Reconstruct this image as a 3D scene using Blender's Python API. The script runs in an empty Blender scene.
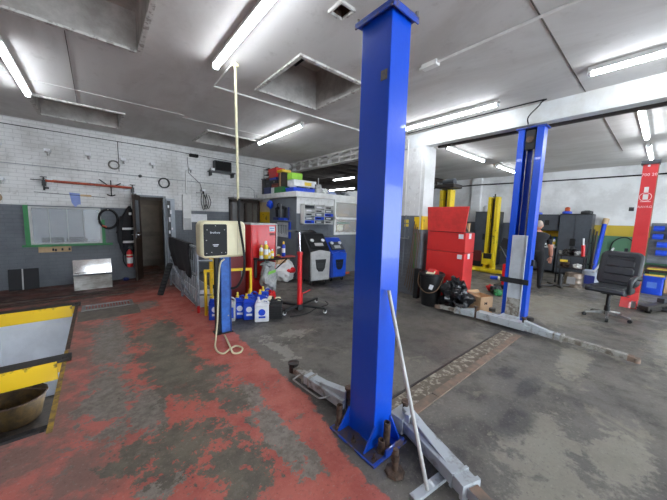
import bpy, bmesh, math, random
from mathutils import Vector, Matrix, Euler, noise
random.seed(7)
PI=math.pi; R=math.radians
sc=bpy.context.scene; COL=sc.collection
# ---------------------------------------------------------------- camera, world, exposure
cam_d=bpy.data.cameras.new('camera'); cam=bpy.data.objects.new('camera',cam_d); COL.objects.link(cam)
H=1.6
yaw,pit,rol=R(40.2532),R(6.431),R(1.5815)
fw=Vector((math.sin(yaw)*math.cos(pit),math.cos(yaw)*math.cos(pit),-math.sin(pit)))
rt=Vector((math.cos(yaw),-math.sin(yaw),0)); up=rt.cross(fw)
r2=rt*math.cos(rol)+up*math.sin(rol); u2=-rt*math.sin(rol)+up*math.cos(rol)
m=Matrix((( r2.x,u2.x,-fw.x,0),(r2.y,u2.y,-fw.y,0),(r2.z,u2.z,-fw.z,H),(0,0,0,1)))
cam.matrix_world=m
cam_d.sensor_width=36; cam_d.lens=279.2/667*36; cam_d.clip_start=.05; cam_d.clip_end=100
sc.camera=cam
w=bpy.data.worlds.new('sky'); sc.world=w; w.use_nodes=True
bg=w.node_tree.nodes['Background']; bg.inputs[0].default_value=(.80,.90,1,1); bg.inputs[1].default_value=5.0
sc.view_settings.view_transform='Standard'; sc.view_settings.look='None'
sc.view_settings.gamma=1; sc.view_settings.use_curve_mapping=False
sc.view_settings.exposure=1.08
TUBE=26.0
try:
    sc.cycles.use_denoising=True; sc.cycles.max_bounces=8; sc.cycles.diffuse_bounces=5
    sc.cycles.sample_clamp_indirect=6
except Exception: pass
# ---------------------------------------------------------------- materials
def lin(c): return tuple(((x/255)/12.92 if x/255<=.04045 else ((x/255+.055)/1.055)**2.4) for x in c)
M={}
def mat(n,c,rough=.6,metal=0,c2=None,scale=6,amt=.5,bump=0,bscale=40,emit=None,trans=0,alpha=1,coat=0,det=5,lo=.4,hi=.62):
    """colours in sRGB 0-255; c2 mottled over c by noise in object space"""
    if n in M: return M[n]
    a=bpy.data.materials.new(n); a.use_nodes=True; nt=a.node_tree; b=nt.nodes['Principled BSDF']
    L=nt.links.new
    b.inputs['Base Color'].default_value=(*lin(c),1); b.inputs['Roughness'].default_value=rough
    b.inputs['Metallic'].default_value=metal; b.inputs['Transmission Weight'].default_value=trans
    b.inputs['Coat Weight'].default_value=coat
    if alpha<1: b.inputs['Alpha'].default_value=alpha
    tc=nt.nodes.new('ShaderNodeTexCoord')
    if c2 is None: c2=tuple(x*.82 for x in c); amt=min(amt,.5)
    n1=nt.nodes.new('ShaderNodeTexNoise'); n1.inputs['Scale'].default_value=scale; n1.inputs['Detail'].default_value=det
    n1.inputs['Roughness'].default_value=.65
    L(tc.outputs['Object'],n1.inputs['Vector'])
    mr=nt.nodes.new('ShaderNodeMapRange'); mr.inputs['From Min'].default_value=lo; mr.inputs['From Max'].default_value=hi
    mr.inputs['To Max'].default_value=amt; L(n1.outputs['Fac'],mr.inputs['Value'])
    mx=nt.nodes.new('ShaderNodeMix'); mx.data_type='RGBA'
    mx.inputs[6].default_value=(*lin(c),1); mx.inputs[7].default_value=(*lin(c2),1)
    L(mr.outputs[0],mx.inputs[0]); L(mx.outputs[2],b.inputs['Base Color'])
    if bump:
        n2=nt.nodes.new('ShaderNodeTexNoise'); n2.inputs['Scale'].default_value=bscale; n2.inputs['Detail'].default_value=4
        L(tc.outputs['Object'],n2.inputs['Vector'])
        bp=nt.nodes.new('ShaderNodeBump'); bp.inputs['Strength'].default_value=bump; bp.inputs['Distance'].default_value=.01
        L(n2.outputs['Fac'],bp.inputs['Height']); L(bp.outputs[0],b.inputs['Normal'])
    if emit:
        b.inputs['Emission Color'].default_value=(*lin(emit[0]),1); b.inputs['Emission Strength'].default_value=emit[1]
    M[n]=a; return a
class N:                                     # tiny node-expression helper
    def __init__(s,name):
        s.m=bpy.data.materials.new(name); s.m.use_nodes=True; s.t=s.m.node_tree; s.b=s.t.nodes['Principled BSDF']
    def l(s,a,b): s.t.links.new(a,b)
    def math(s,op,a,b=None,clamp=False):
        n=s.t.nodes.new('ShaderNodeMath'); n.operation=op; n.use_clamp=clamp
        for i,v in enumerate((a,b)):
            if v is None: continue
            if isinstance(v,(int,float)): n.inputs[i].default_value=v
            else: s.l(v,n.inputs[i])
        return n.outputs[0]
    def noise(s,vec,scale,det=5,rough=.6,dist=0):
        n=s.t.nodes.new('ShaderNodeTexNoise'); n.inputs['Scale'].default_value=scale; n.inputs['Detail'].default_value=det
        n.inputs['Roughness'].default_value=rough; n.inputs['Distortion'].default_value=dist
        s.l(vec,n.inputs['Vector']); return n.outputs['Fac']
    def step(s,v,a,b,lo=0.,hi=1.):
        n=s.t.nodes.new('ShaderNodeMapRange'); n.interpolation_type='SMOOTHSTEP'
        n.inputs['From Min'].default_value=a; n.inputs['From Max'].default_value=b
        n.inputs['To Min'].default_value=lo; n.inputs['To Max'].default_value=hi
        s.l(v,n.inputs['Value']); return n.outputs[0]
    def mix(s,f,a,b):
        n=s.t.nodes.new('ShaderNodeMix'); n.data_type='RGBA'
        for i,v in ((0,f),(6,a),(7,b)):
            if isinstance(v,tuple): n.inputs[i].default_value=(*lin(v),1)
            elif isinstance(v,(int,float)): n.inputs[i].default_value=v
            else: s.l(v,n.inputs[i])
        return n.outputs[2]
    def pos(s):
        g=s.t.nodes.new('ShaderNodeNewGeometry'); sp=s.t.nodes.new('ShaderNodeSeparateXYZ'); s.l(g.outputs['Position'],sp.inputs[0])
        return g.outputs['Position'],sp.outputs[0],sp.outputs[1],sp.outputs[2]
    def bump(s,h,st,d=.01):
        bp=s.t.nodes.new('ShaderNodeBump'); bp.inputs['Strength'].default_value=st; bp.inputs['Distance'].default_value=d
        s.l(h,bp.inputs['Height']); s.l(bp.outputs[0],s.b.inputs['Normal'])
def floor_mat():
    n=N('worn_painted_concrete'); P,x,y,z=n.pos()
    big=n.noise(P,.9,6,.6); mid=n.noise(P,3.2,8,.68,.15); fine=n.noise(P,14,8,.7); gr=n.noise(P,42,6,.75)
    def blob(cx,cy,rx,ry):
        dx=n.math('DIVIDE',n.math('SUBTRACT',x,cx),rx); dy=n.math('DIVIDE',n.math('SUBTRACT',y,cy),ry)
        return n.math('SUBTRACT',1.0,n.math('SQRT',n.math('ADD',n.math('MULTIPLY',dx,dx),n.math('MULTIPLY',dy,dy))))
    def union(bl):
        f=bl[0]
        for b in bl[1:]: f=n.math('MAXIMUM',f,b)
        return f
    m2=n.noise(P,7.5,9,.72,.3)
    jit=n.math('ADD',n.math('ADD',n.math('MULTIPLY',n.math('SUBTRACT',mid,.5),2.4),n.math('MULTIPLY',n.math('SUBTRACT',m2,.5),2.6)),n.math('MULTIPLY',n.math('SUBTRACT',fine,.5),1.6))
    # bare concrete of the working bays
    c=n.mix(n.step(big,.38,.64),(88,84,79),(112,107,98))
    c=n.mix(n.math('MULTIPLY',n.step(mid,.5,.68),.6),c,(66,63,61))
    c=n.mix(n.math('MULTIPLY',n.step(n.noise(P,1.7,7,.7,1.2),.56,.66),.45),c,(146,142,124))
    pale=n.step(n.math('ADD',union([blob(2.35,.42,.55,.30),blob(2.7,.05,.5,.22),blob(1.95,.2,.4,.35),blob(6.6,1.4,1.6,.9),blob(4.3,.55,.7,.18),blob(5.8,-.3,1.2,.4)]),n.math('MULTIPLY',jit,.75)),.12,.45)
    c=n.mix(n.math('MULTIPLY',pale,.6),c,(150,145,130))
    pale2=n.step(n.math('ADD',union([blob(1.62,2.9,.14,.55),blob(2.0,3.2,.35,.16)]),n.math('MULTIPLY',jit,1.1)),.3,.42)
    c=n.mix(n.math('MULTIPLY',pale2,.6),c,(160,157,146))
    oil=n.step(n.math('ADD',union([blob(3.15,.72,.4,.13),blob(2.5,.62,.35,.15),blob(3.3,.95,.25,.12),blob(2.1,4.0,1.0,.5),blob(3.3,3.4,1.0,.6),blob(4.2,5.2,1.3,.5),blob(5.9,.4,.3,.25),blob(1.66,1.25,.42,.75),blob(4.9,1.5,.5,.7),blob(1.6,4.0,.5,.5)]),n.math('MULTIPLY',jit,.45)),.1,.6)
    c=n.mix(n.math('MULTIPLY',oil,.72),c,(50,49,51))
    strip_c=n.mix(n.step(fine,.42,.6),(96,88,78),(150,142,128))
    # red walkway paint, worn through in patches
    edge=n.math('ADD',x,n.math('MULTIPLY',jit,.06))
    sxy=n.step(y,1.1,1.9); lim=n.math('ADD',1.20,n.math('MULTIPLY',sxy,.16))
    redm=n.step(n.math('SUBTRACT',lim,edge),-.012,.012)
    red=n.mix(n.step(mid,.4,.64),(186,98,84),(168,84,72))
    red=n.mix(n.math('MULTIPLY',n.step(fine,.55,.72),.5),red,(140,86,76))
    red=n.mix(n.math('MULTIPLY',n.math('MULTIPLY',n.step(mid,.38,.56),n.step(x,.22,-.15)),.9),red,(126,100,90))
    dirty=n.mix(n.step(n.noise(P,2.2,6,.7),.4,.6),(102,58,48),(66,50,44))
    red=n.mix(n.step(n.math('ADD',y,n.math('MULTIPLY',jit,.25)),6.3,7.2),red,dirty)
    j6=n.math('ADD',n.math('MULTIPLY',jit,.8),n.math('MULTIPLY',n.math('SUBTRACT',n.noise(P,22,6,.75),.5),1.3))
    lw=n.step(n.math('ADD',union([blob(.06,4.3,.26,1.5),blob(-.02,2.95,.24,.75),blob(.24,2.6,.18,.6),blob(.55,5.75,.3,.3),blob(.95,1.72,.14,.62),blob(.98,2.25,.12,.3),blob(.2,1.75,.2,.1)]),j6),.24,.30)
    lwc=n.mix(n.step(fine,.4,.62),(136,128,118),(112,102,92))
    dw=n.step(n.math('ADD',union([blob(.55,4.15,.36,.85),blob(.54,3.3,.38,.95),blob(.66,2.75,.36,.5),blob(.38,2.02,.36,.34),blob(.62,1.62,.22,.36),blob(.12,2.1,.2,.2),blob(.82,2.3,.16,.26)]),j6),.20,.26)
    dwc=n.mix(n.step(mid,.38,.62),(114,106,91),(94,87,76))
    spk=n.math('MAXIMUM',n.step(n.noise(P,5.5,7,.75,.5),.60,.615),n.step(n.noise(P,15,7,.75),.63,.65))
    isl=n.math('MULTIPLY',n.step(n.noise(P,8,7,.75,.3),.575,.59),n.step(y,2.9,2.5))
    rd=n.mix(lw,red,lwc); rd=n.mix(n.math('MULTIPLY',dw,n.math('SUBTRACT',1.0,isl)),rd,dwc); rd=n.mix(n.math('MULTIPLY',spk,.8),rd,(118,108,98))
    c=n.mix(redm,c,rd)
    # brighter grain and scuffs everywhere
    c=n.mix(n.math('MULTIPLY',n.step(gr,.56,.66),.28),c,(178,172,160))
    c=n.mix(n.math('MULTIPLY',n.step(gr,.44,.34),.45),c,(48,43,38))
    n.l(c,n.b.inputs['Base Color'])
    n.l(n.step(mid,.35,.7,.38,.75),n.b.inputs['Roughness'])
    n.bump(n.math('ADD',fine,n.math('MULTIPLY',mid,2.)),.35,.008); return n.m
def brick_paint(k=1):
    n=N('painted_brick' if k==1 else 'painted_joint'); P,x,y,z=n.pos()
    a=n.noise(P,1.1,6,.65); b=n.noise(P,9,5,.6)
    wv=n.mix(n.step(a,.42,.66),(222,222,220),(196,195,191)); wv=n.mix(n.math('MULTIPLY',n.step(b,.58,.7),.35),wv,(150,146,140))
    g=n.mix(n.step(a,.4,.65),(104,109,115),(88,93,99)); g=n.mix(n.math('MULTIPLY',n.step(b,.6,.72),.3),g,(130,130,130))
    up_=n.step(z,1.70,1.712); cc=n.mix(up_,g,wv)
    if k!=1: cc=n.mix(1-k,cc,(40,38,36))
    n.l(cc,n.b.inputs['Base Color']); n.b.inputs['Roughness'].default_value=.55
    n.bump(n.noise(P,45,4),.3,.004); return n.m
def end_wall():
    n=N('painted_block_wall'); P,x,y,z=n.pos()
    a=n.noise(P,1.3,6,.65)
    cmb=n.t.nodes.new('ShaderNodeCombineXYZ'); n.l(y,cmb.inputs[0]); n.l(z,cmb.inputs[1])
    br=n.t.nodes.new('ShaderNodeTexBrick'); br.inputs['Scale'].default_value=1; br.inputs['Brick Width'].default_value=.45
    br.inputs['Row Height'].default_value=.225; br.inputs['Mortar Size'].default_value=.012; n.l(cmb.outputs[0],br.inputs['Vector'])
    wv=n.mix(n.step(a,.4,.65),(228,229,228),(206,206,204))
    c=n.mix(n.step(z,1.30,1.31),(86,128,96),(205,176,60)); c=n.mix(n.step(z,1.62,1.63),c,wv)
    c=n.mix(n.step(y,2.55,2.6),c,n.mix(n.step(z,1.62,1.63),(96,102,108),wv))
    n.l(c,n.b.inputs['Base Color']); n.b.inputs['Roughness'].default_value=.6
    iv=n.math('SUBTRACT',1.0,br.outputs['Fac']); n.bump(iv,.6,.012); return n.m
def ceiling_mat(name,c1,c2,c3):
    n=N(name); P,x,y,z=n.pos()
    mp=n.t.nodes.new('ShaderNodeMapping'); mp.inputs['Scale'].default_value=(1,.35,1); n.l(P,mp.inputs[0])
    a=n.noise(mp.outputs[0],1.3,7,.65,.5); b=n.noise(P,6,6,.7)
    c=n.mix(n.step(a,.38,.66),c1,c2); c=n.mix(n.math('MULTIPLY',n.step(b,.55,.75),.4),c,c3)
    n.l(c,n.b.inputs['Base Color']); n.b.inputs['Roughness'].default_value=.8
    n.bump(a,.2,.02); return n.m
MF=floor_mat(); MBR=brick_paint(); MEW=end_wall()
MCE=ceiling_mat('dirty_painted_ceiling',(204,202,198),(184,180,175),(158,152,145))
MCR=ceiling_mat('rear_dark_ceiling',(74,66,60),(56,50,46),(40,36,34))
def chipped(n,c,under,rough=.35,amt=.9,scale=9,lo=.64,hi=.68,coat=.2): return mat(n,c,rough,0,under,scale,amt,.12,30,lo=lo,hi=hi,coat=coat,det=8)
BLUE=chipped('lift_blue',(8,74,198),(50,60,90),.30,.8,13,.70,.74)
BLUED=chipped('lift_blue_worn',(24,70,176),(92,78,68),.45,.9,12,.5,.60)
GREYP=chipped('arm_grey',(178,184,188),(104,96,88),.45,.85,8,.52,.66)
GREYW=chipped('arm_grey_worn',(160,158,150),(96,84,72),.6,.9,13,.46,.6)
RUST=mat('rusty_steel',(104,84,70),.65,.4,(58,48,44),18,.9,.3,60)
RUSTO=mat('rust_orange_plate',(138,114,98),.85,.0,(108,98,88),9,.95,.3,50)
GREASE=mat('greasy_black',(34,31,30),.4,.1,(62,54,48),14,.7,.2)
STEEL=mat('bare_steel',(170,170,168),.35,.85,(110,106,100),9,.5)
CHROME=mat('chrome',(215,215,218),.14,1)
BLACK=mat('black_plastic',(26,27,29),.45)
BLACKR=mat('black_rubber',(30,30,31),.75)
DARK=mat('dark_void',(16,15,15),.9)
YEL=chipped('safety_yellow',(232,190,12),(70,58,30),.4,.85,7,.6,.66)
YELL=chipped('lift_yellow',(226,196,28),(60,54,36),.4,.85,5,.58,.66)
RED=chipped('cabinet_red',(206,30,34),(120,24,24),.32,.6,4,.6,.75)
RED2=chipped('crate_red',(210,44,42),(150,36,34),.45,.5,3,.55,.8)
REDP=chipped('post_red',(206,50,52),(150,40,40),.45,.5,4,.55,.8)
WHITE=mat('white_paint',(226,226,222),.5,c2=(190,188,182),scale=5,amt=.5)
WHT=mat('white_plastic',(235,236,238),.4)
CREAM=mat('cream_plastic',(232,224,188),.4,c2=(206,196,158),scale=3,amt=.4)
CREAMC=mat('cream_hose',(226,218,180),.5)
LGREY=mat('light_grey_plastic',(186,186,184),.38)
MGREY=mat('mid_grey_paint',(120,126,132),.5)
DGREY=mat('cupboard_grey',(62,66,72),.4)
WOODD=mat('dark_stained_wood',(62,46,36),.5,c2=(36,28,24),scale=5,amt=.7)
WOODL=mat('pale_wood',(206,176,136),.6,c2=(176,144,104),scale=8,amt=.6)
CARD=mat('cardboard',(206,168,128),.8,c2=(182,146,108),scale=6,amt=.6)
GREEN=mat('green_paint',(46,128,72),.5)
LIME=mat('lime_panel',(150,208,66),.5)
ROYAL=mat('royal_blue_plastic',(26,74,208),.35)
NAVY=mat('navy_plastic',(30,44,110),.4)
AMBER=mat('yellow_plastic',(244,210,70),.4)
SKIN=mat('skin',(206,146,124),.55)
SHIRT=mat('black_cloth',(34,34,37),.85,c2=(22,22,25),scale=6,bump=.3)
BAGB=mat('black_bin_liner',(30,31,34),.22,bump=.5,bscale=18)
BAGC=mat('grey_clear_plastic_bag',(176,178,176),.25,c2=(120,126,126),scale=7,amt=.8,bump=.5,bscale=16)
BAGW=mat('white_plastic_bag',(224,222,220),.4,c2=(200,198,200),scale=5,bump=.4,bscale=14)
LEATH=mat('black_leather',(48,50,53),.42,bump=.4,bscale=60)
COPPER=mat('red_brown_pipe',(180,84,56),.45,.2,(140,60,42),9,.7)
HIVIS=mat('reflective_tape',(232,232,228),.35)
TUBEM=mat('lit_tube',(255,255,255),.5,emit=((240,246,255),TUBE))
BRUSH=mat('brushed_sheet',(206,208,208),.28,.85,(150,148,142),4,.6,.15,20)
MIRR=mat('polished_sheet',(205,205,205),.08,.95,(150,140,125),3,.6)
def glassm():
    n=N('wired_glass'); n.b.inputs['Base Color'].default_value=(.75,.8,.84,1); n.b.inputs['Roughness'].default_value=.06
    n.b.inputs['Alpha'].default_value=.2; return n.m
GLASS=glassm()
# ---------------------------------------------------------------- geometry helpers
class MB:
    def __init__(s): s.v=[]; s.f=[]
    def add(s,v,f,T=None):
        o=len(s.v); s.v+= [tuple(T@Vector(p)) for p in v] if T else [tuple(p) for p in v]
        s.f+=[tuple(i+o for i in q) for q in f]; return s
    def b(s,x0,x1,y0,y1,z0,z1,T=None):
        return s.add([(x0,y0,z0),(x1,y0,z0),(x1,y1,z0),(x0,y1,z0),(x0,y0,z1),(x1,y0,z1),(x1,y1,z1),(x0,y1,z1)],
          [(0,3,2,1),(4,5,6,7),(0,1,5,4),(1,2,6,5),(2,3,7,6),(3,0,4,7)],T)
    def c(s,x,y,z,sx,sy,sz,rz=0,rx=0,ry=0):
        return s.b(-sx/2,sx/2,-sy/2,sy/2,-sz/2,sz/2,Matrix.Translation((x,y,z))@Euler((rx,ry,rz)).to_matrix().to_4x4())
    def beam(s,p,q,w_,h_,upv=(0,0,1)):
        p=Vector(p);q=Vector(q);d=q-p;L_=d.length;d.normalize();u=Vector(upv)
        if abs(d.dot(u))>.98:u=Vector((1,0,0))
        sd=d.cross(u).normalized();u=sd.cross(d)
        T=Matrix(((d.x,sd.x,u.x,p.x),(d.y,sd.y,u.y,p.y),(d.z,sd.z,u.z,p.z),(0,0,0,1)))
        return s.b(0,L_,-w_/2,w_/2,-h_/2,h_/2,T)
    def cy(s,p,q,r0,r1=None,n=14,caps=True):
        r1=r0 if r1 is None else r1; p=Vector(p);q=Vector(q);d=(q-p).normalized()
        u=Vector((0,0,1)) if abs(d.z)<.9 else Vector((1,0,0)); a=d.cross(u).normalized(); b=d.cross(a)
        v=[];f=[]
        for c0,r in((p,r0),(q,r1)):
            for i in range(n):
                t=2*PI*i/n; v.append(c0+a*math.cos(t)*r+b*math.sin(t)*r)
        for i in range(n): j=(i+1)%n; f.append((i,i+n,j+n,j))
        if caps: f.append(tuple(range(n))); f.append(tuple(range(2*n-1,n-1,-1)))
        return s.add(v,f)
    def ring(s,p,q,ro,ri,n=16):
        p=Vector(p);q=Vector(q);d=(q-p).normalized();u=Vector((0,0,1)) if abs(d.z)<.9 else Vector((1,0,0)); a=d.cross(u).normalized(); b=d.cross(a)
        v=[];f=[]
        for c0,r in((p,ro),(q,ro),(q,ri),(p,ri)):
            for i in range(n): t=2*PI*i/n; v.append(c0+a*math.cos(t)*r+b*math.sin(t)*r)
        for k in range(4):
            for i in range(n):
                j=(i+1)%n; f.append((k*n+i,((k+1)%4)*n+i,((k+1)%4)*n+j,k*n+j))
        return s.add(v,f)
    def lathe(s,prof,c=(0,0,0),n=20,T=None,sx=1,sy=1):
        v=[];f=[];m_=len(prof)
        for r,z in prof:
            for i in range(n): t=2*PI*i/n; v.append((c[0]+math.cos(t)*r*sx,c[1]+math.sin(t)*r*sy,c[2]+z))
        for k in range(m_-1):
            for i in range(n): j=(i+1)%n; f.append((k*n+i,k*n+j,(k+1)*n+j,(k+1)*n+i))
        f.append(tuple(range(n-1,-1,-1))); f.append(tuple((m_-1)*n+i for i in range(n)))
        return s.add(v,f,T)
    def tube(s,pts,r,n=8,sub=6,closed=False):
        P=[Vector(p) for p in pts]
        if len(P)>2 and sub>1:
            Q=[];m_=len(P);rng=m_ if closed else m_-1
            for i in range(rng):
                a=P[(i-1)%m_] if (i>0 or closed) else P[0]*2-P[1]; b=P[i]; c=P[(i+1)%m_]
                d=P[(i+2)%m_] if (i+2<m_ or closed) else c*2-b
                for k in range(sub):
                    t=k/sub; Q.append(.5*((2*b)+(c-a)*t+(2*a-5*b+4*c-d)*t*t+(3*b-a-3*c+d)*t**3))
            if not closed: Q.append(P[-1])
            P=Q
        m_=len(P);v=[];f=[];nrm=None
        for i,p in enumerate(P):
            if closed: d=(P[(i+1)%m_]-P[i-1]).normalized()
            else: d=(P[min(i+1,m_-1)]-P[max(i-1,0)]).normalized()
            if nrm is None: nrm=d.orthogonal().normalized()
            nrm=(nrm-d*nrm.dot(d)).normalized(); b=d.cross(nrm)
            rr=r[i*len(r)//m_] if isinstance(r,(list,tuple)) else r
            for k in range(n): t=2*PI*k/n; v.append(p+nrm*math.cos(t)*rr+b*math.sin(t)*rr)
        for i in range(m_ if closed else m_-1):
            i2=(i+1)%m_
            for k in range(n): j=(k+1)%n; f.append((i*n+k,i2*n+k,i2*n+j,i*n+j))
        if not closed: f.append(tuple(range(n))); f.append(tuple((m_-1)*n+k for k in range(n-1,-1,-1)))
        return s.add(v,f)
    def prism(s,poly,ax,a0,a1,T=None):
        n=len(poly)
        def P3(p,a): return {'x':(a,p[0],p[1]),'y':(p[0],a,p[1]),'z':(p[0],p[1],a)}[ax]
        v=[P3(p,a0) for p in poly]+[P3(p,a1) for p in poly]
        f=[tuple(range(n-1,-1,-1)),tuple(range(n,2*n))]+[(i,(i+1)%n,n+(i+1)%n,n+i) for i in range(n)]
        return s.add(v,f,T)
    def rbox(s,x0,x1,y0,y1,z0,z1,r,ax='z',T=None,k=4):
        A={'z':((x0,x1),(y0,y1),(z0,z1)),'y':((x0,x1),(z0,z1),(y0,y1)),'x':((y0,y1),(z0,z1),(x0,x1))}[ax]
        (a0,a1),(b0,b1),(c0,c1)=A; poly=[]
        for cx,cy,t0 in((a1-r,b1-r,0),(a0+r,b1-r,90),(a0+r,b0+r,180),(a1-r,b0+r,270)):
            for i in range(k+1): t=R(t0+90*i/k); poly.append((cx+math.cos(t)*r,cy+math.sin(t)*r))
        return s.prism(poly,ax,c0,c1,T)
    def ell(s,c,rx,ry,rz,n=14,m_=9,jit=0,fr=3,T=None,seed=0):
        v=[];f=[]
        for a in range(1,m_):
            ph=PI*a/m_
            for i in range(n):
                t=2*PI*i/n; d=Vector((math.sin(ph)*math.cos(t),math.sin(ph)*math.sin(t),math.cos(ph)))
                k=1+(noise.noise(d*fr+Vector((seed*7.3,0,0)))*jit if jit else 0)
                v.append((c[0]+d.x*rx*k,c[1]+d.y*ry*k,c[2]+d.z*rz*k))
        top=len(v); v.append((c[0],c[1],c[2]+rz)); v.append((c[0],c[1],c[2]-rz))
        for a in range(m_-2):
            for i in range(n): j=(i+1)%n; f.append((a*n+i,(a+1)*n+i,(a+1)*n+j,a*n+j))
        for i in range(n): j=(i+1)%n; f.append((top,i,j)); f.append((top+1,(m_-2)*n+j,(m_-2)*n+i))
        return s.add(v,f,T)
def mk(name,mb,ma,parent=None,loc=(0,0,0),rz=0,off=None,smooth=False,bev=0,rot=None):
    me=bpy.data.meshes.new(name); v=mb.v
    if off is not None: v=[(a-off[0],b-off[1],c-off[2]) for a,b,c in v]
    me.from_pydata(v,[],mb.f); me.materials.append(ma)
    bm=bmesh.new(); bm.from_mesh(me); bmesh.ops.recalc_face_normals(bm,faces=bm.faces); bm.to_mesh(me); bm.free()
    if smooth:
        me.shade_smooth(); me.set_sharp_from_angle(angle=R(42))
    o=bpy.data.objects.new(name,me); COL.objects.link(o); o.location=loc; o.rotation_euler=rot or (0,0,rz)
    if parent: o.parent=parent
    if bev:
        q=o.modifiers.new('bevel','BEVEL'); q.width=bev; q.segments=2; q.limit_method='ANGLE'; q.angle_limit=R(50)
    return o
def tag(o,label,cat,group=None):
    o['label']=label; o['category']=cat
    if group: o['group']=group
    return o
class T:                                       # a thing: Empty at its base, parts given in world or local coordinates
    def __init__(s,name,label,cat,loc,rz=0,group=None,local=False):
        s.o=bpy.data.objects.new(name,None); COL.objects.link(s.o); s.o.location=loc; s.o.rotation_euler=(0,0,rz)
        s.o.empty_display_size=.1; tag(s.o,label,cat,group); s.loc=loc; s.local=local or rz!=0
    def p(s,name,mb,ma,parent=None,label=None,**k):
        o=mk(name,mb,ma,parent or s.o,off=None if s.local else s.loc,**k)
        if label: o['label']=label
        return o
def S(name,mb,ma,label,cat,base,group=None,rz=0,local=False,**k):
    o=mk(name,mb,ma,None,loc=base,rz=rz,off=None if local or rz else base,**k); return tag(o,label,cat,group)
def st(name,mb,ma,parent=None,**k):
    o=mk(name,mb,ma,parent,**k)
    if not parent: o['kind']='structure'
    return o
def dup(o,loc=None,rz=None,parent=None,label=None):
    c=o.copy(); COL.objects.link(c)
    if parent: c.parent=parent
    if loc is not None: c.location=loc
    if rz is not None: c.rotation_euler=(0,0,rz)
    if label: c['label']=label
    for ch in list(o.children): dup(ch,parent=c)
    return c
def text(name,body,size,ma,parent,loc,rot,ext=.0015,off=None):
    cu=bpy.data.curves.new(name,'FONT'); cu.body=body; cu.size=size; cu.extrude=ext; cu.align_x='CENTER'; cu.align_y='CENTER'; cu.resolution_u=2
    t=bpy.data.objects.new('tmp',cu); me=bpy.data.meshes.new_from_object(t); bpy.data.objects.remove(t); me.materials.append(ma)
    o=bpy.data.objects.new(name,me); COL.objects.link(o); o.parent=parent
    if off is not None: loc=tuple(a-b for a,b in zip(loc,off))
    o.location=loc; o.rotation_euler=rot; return o
def grid(x0,x1,y0,y1,z,holes,flip=False):
    xs=sorted({x0,x1,*[h[i] for h in holes for i in(0,1)]}); ys=sorted({y0,y1,*[h[i] for h in holes for i in(2,3)]}); g=MB()
    for i in range(len(xs)-1):
        for j in range(len(ys)-1):
            cx=(xs[i]+xs[i+1])/2; cy=(ys[j]+ys[j+1])/2
            if any(h[0]<cx<h[1] and h[2]<cy<h[3] for h in holes): continue
            q=[(xs[i],ys[j],z),(xs[i+1],ys[j],z),(xs[i+1],ys[j+1],z),(xs[i],ys[j+1],z)]
            g.add(q,[(0,1,2,3)])
    return g
#@@SETTING
CE=3.38
X0,X1,Y0,Y1=-3.4,12.0,-5.0,14.0
PIT=(-1.25,-.35,2.76,6.5)
# floor slab with the pit opening
fl=grid(X0,X1,Y0,Y1,0,[PIT]); o=st('floor',fl,MF)
pw=MB(); x0,x1,y0,y1=PIT; D=-1.55
pw.b(x0-.1,x0,y0-.1,y1+.1,D,-.002).b(x1,x1+.1,y0-.1,y1+.1,D,-.002).b(x0,x1,y0-.1,y0,D,-.002).b(x0,x1,y1,y1+.1,D,-.002)
st('pit_wall',pw,mat('pit_white_paint',(232,236,242),.5,c2=(206,210,216),scale=2.5,amt=.6))
st('pit_floor',MB().b(x0,x1,y0,y1,D-.05,D),GREASE)
pl=T('added_pit_light','unseen tube light added under the near right lip to brighten the white pit','light',(-.39,4.6,-.45)); pl.p('housing',MB().b(-.37,-.351,3.2,6.0,-.48,-.38),WHITE); pl.p('tube',MB().cy((-.395,3.25,-.43),(-.395,5.95,-.43),.018,n=10),mat('added_pit_tube',(255,255,255),.5,emit=((236,244,255),9)),smooth=True)  # added lamp, hidden from the camera, brightens the pit walls
e=MB().b(x1-.012,x1+.022,2.72,4.3,-.03,.008); st('trim_1',e,mat('rusty_yellow_lip',(176,142,44),.6,c2=(96,76,56),scale=12,amt=.9))
st('trim_2',MB().b(x1-.01,x1+.03,4.35,6.5,-.03,.008),RUST)
# ceiling with roof hatches
HA=(-.69,.44,6.53,7.64); HC=(1.9,3.0,6.45,7.55); HB=(1.83,2.82,2.80,3.88); HD=(-2.2,.43,2.0,3.94); HE=(1.63,1.76,1.91,2.05)
HF=(8.9,9.35,2.4,2.8)
cg=grid(X0,X1,Y0,6.3,CE,[HB,HD,HE,HF]); cg2=grid(X0,5.15,6.3,8.5,CE,[HA,HC]); cg.add(cg2.v,cg2.f); st('ceiling',cg,MCE)
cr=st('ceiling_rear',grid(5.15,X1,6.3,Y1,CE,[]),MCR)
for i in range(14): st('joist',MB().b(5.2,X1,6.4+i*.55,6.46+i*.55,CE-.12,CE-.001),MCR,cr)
def well(h,d,ma,top,dark=None,lip=True,n=1):
    x0,x1,y0,y1=h; t=.05
    g=MB().b(x0-t,x0,y0-t,y1+t,CE+.001,CE+d).b(x1,x1+t,y0-t,y1+t,CE+.001,CE+d).b(x0,x1,y0-t,y0,CE+.001,CE+d).b(x0,x1,y1,y1+t,CE+.001,CE+d)
    w_=st('roof_hatch',g,ma); st('hatch_cover',MB().b(x0-t,x1+t,y0-t,y1+t,CE+d,CE+d+.03),top,w_)
    if dark: st('opening',MB().b(*dark,CE+d-.06,CE+d-.005),mat('unlit_hole_black',(5,5,5),1),w_)  # near-black sheet: darkness of the deep hole put in as colour
    if lip:
        l=.045 if lip is True else lip; q=MB().b(x0-l,x1+l,y0-l,y0,CE-.025,CE).b(x0-l,x1+l,y1,y1+l,CE-.025,CE).b(x0-l,x0,y0,y1,CE-.025,CE).b(x1,x1+l,y0,y1,CE-.025,CE)
        st('frame',q,MCL,w_)
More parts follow.
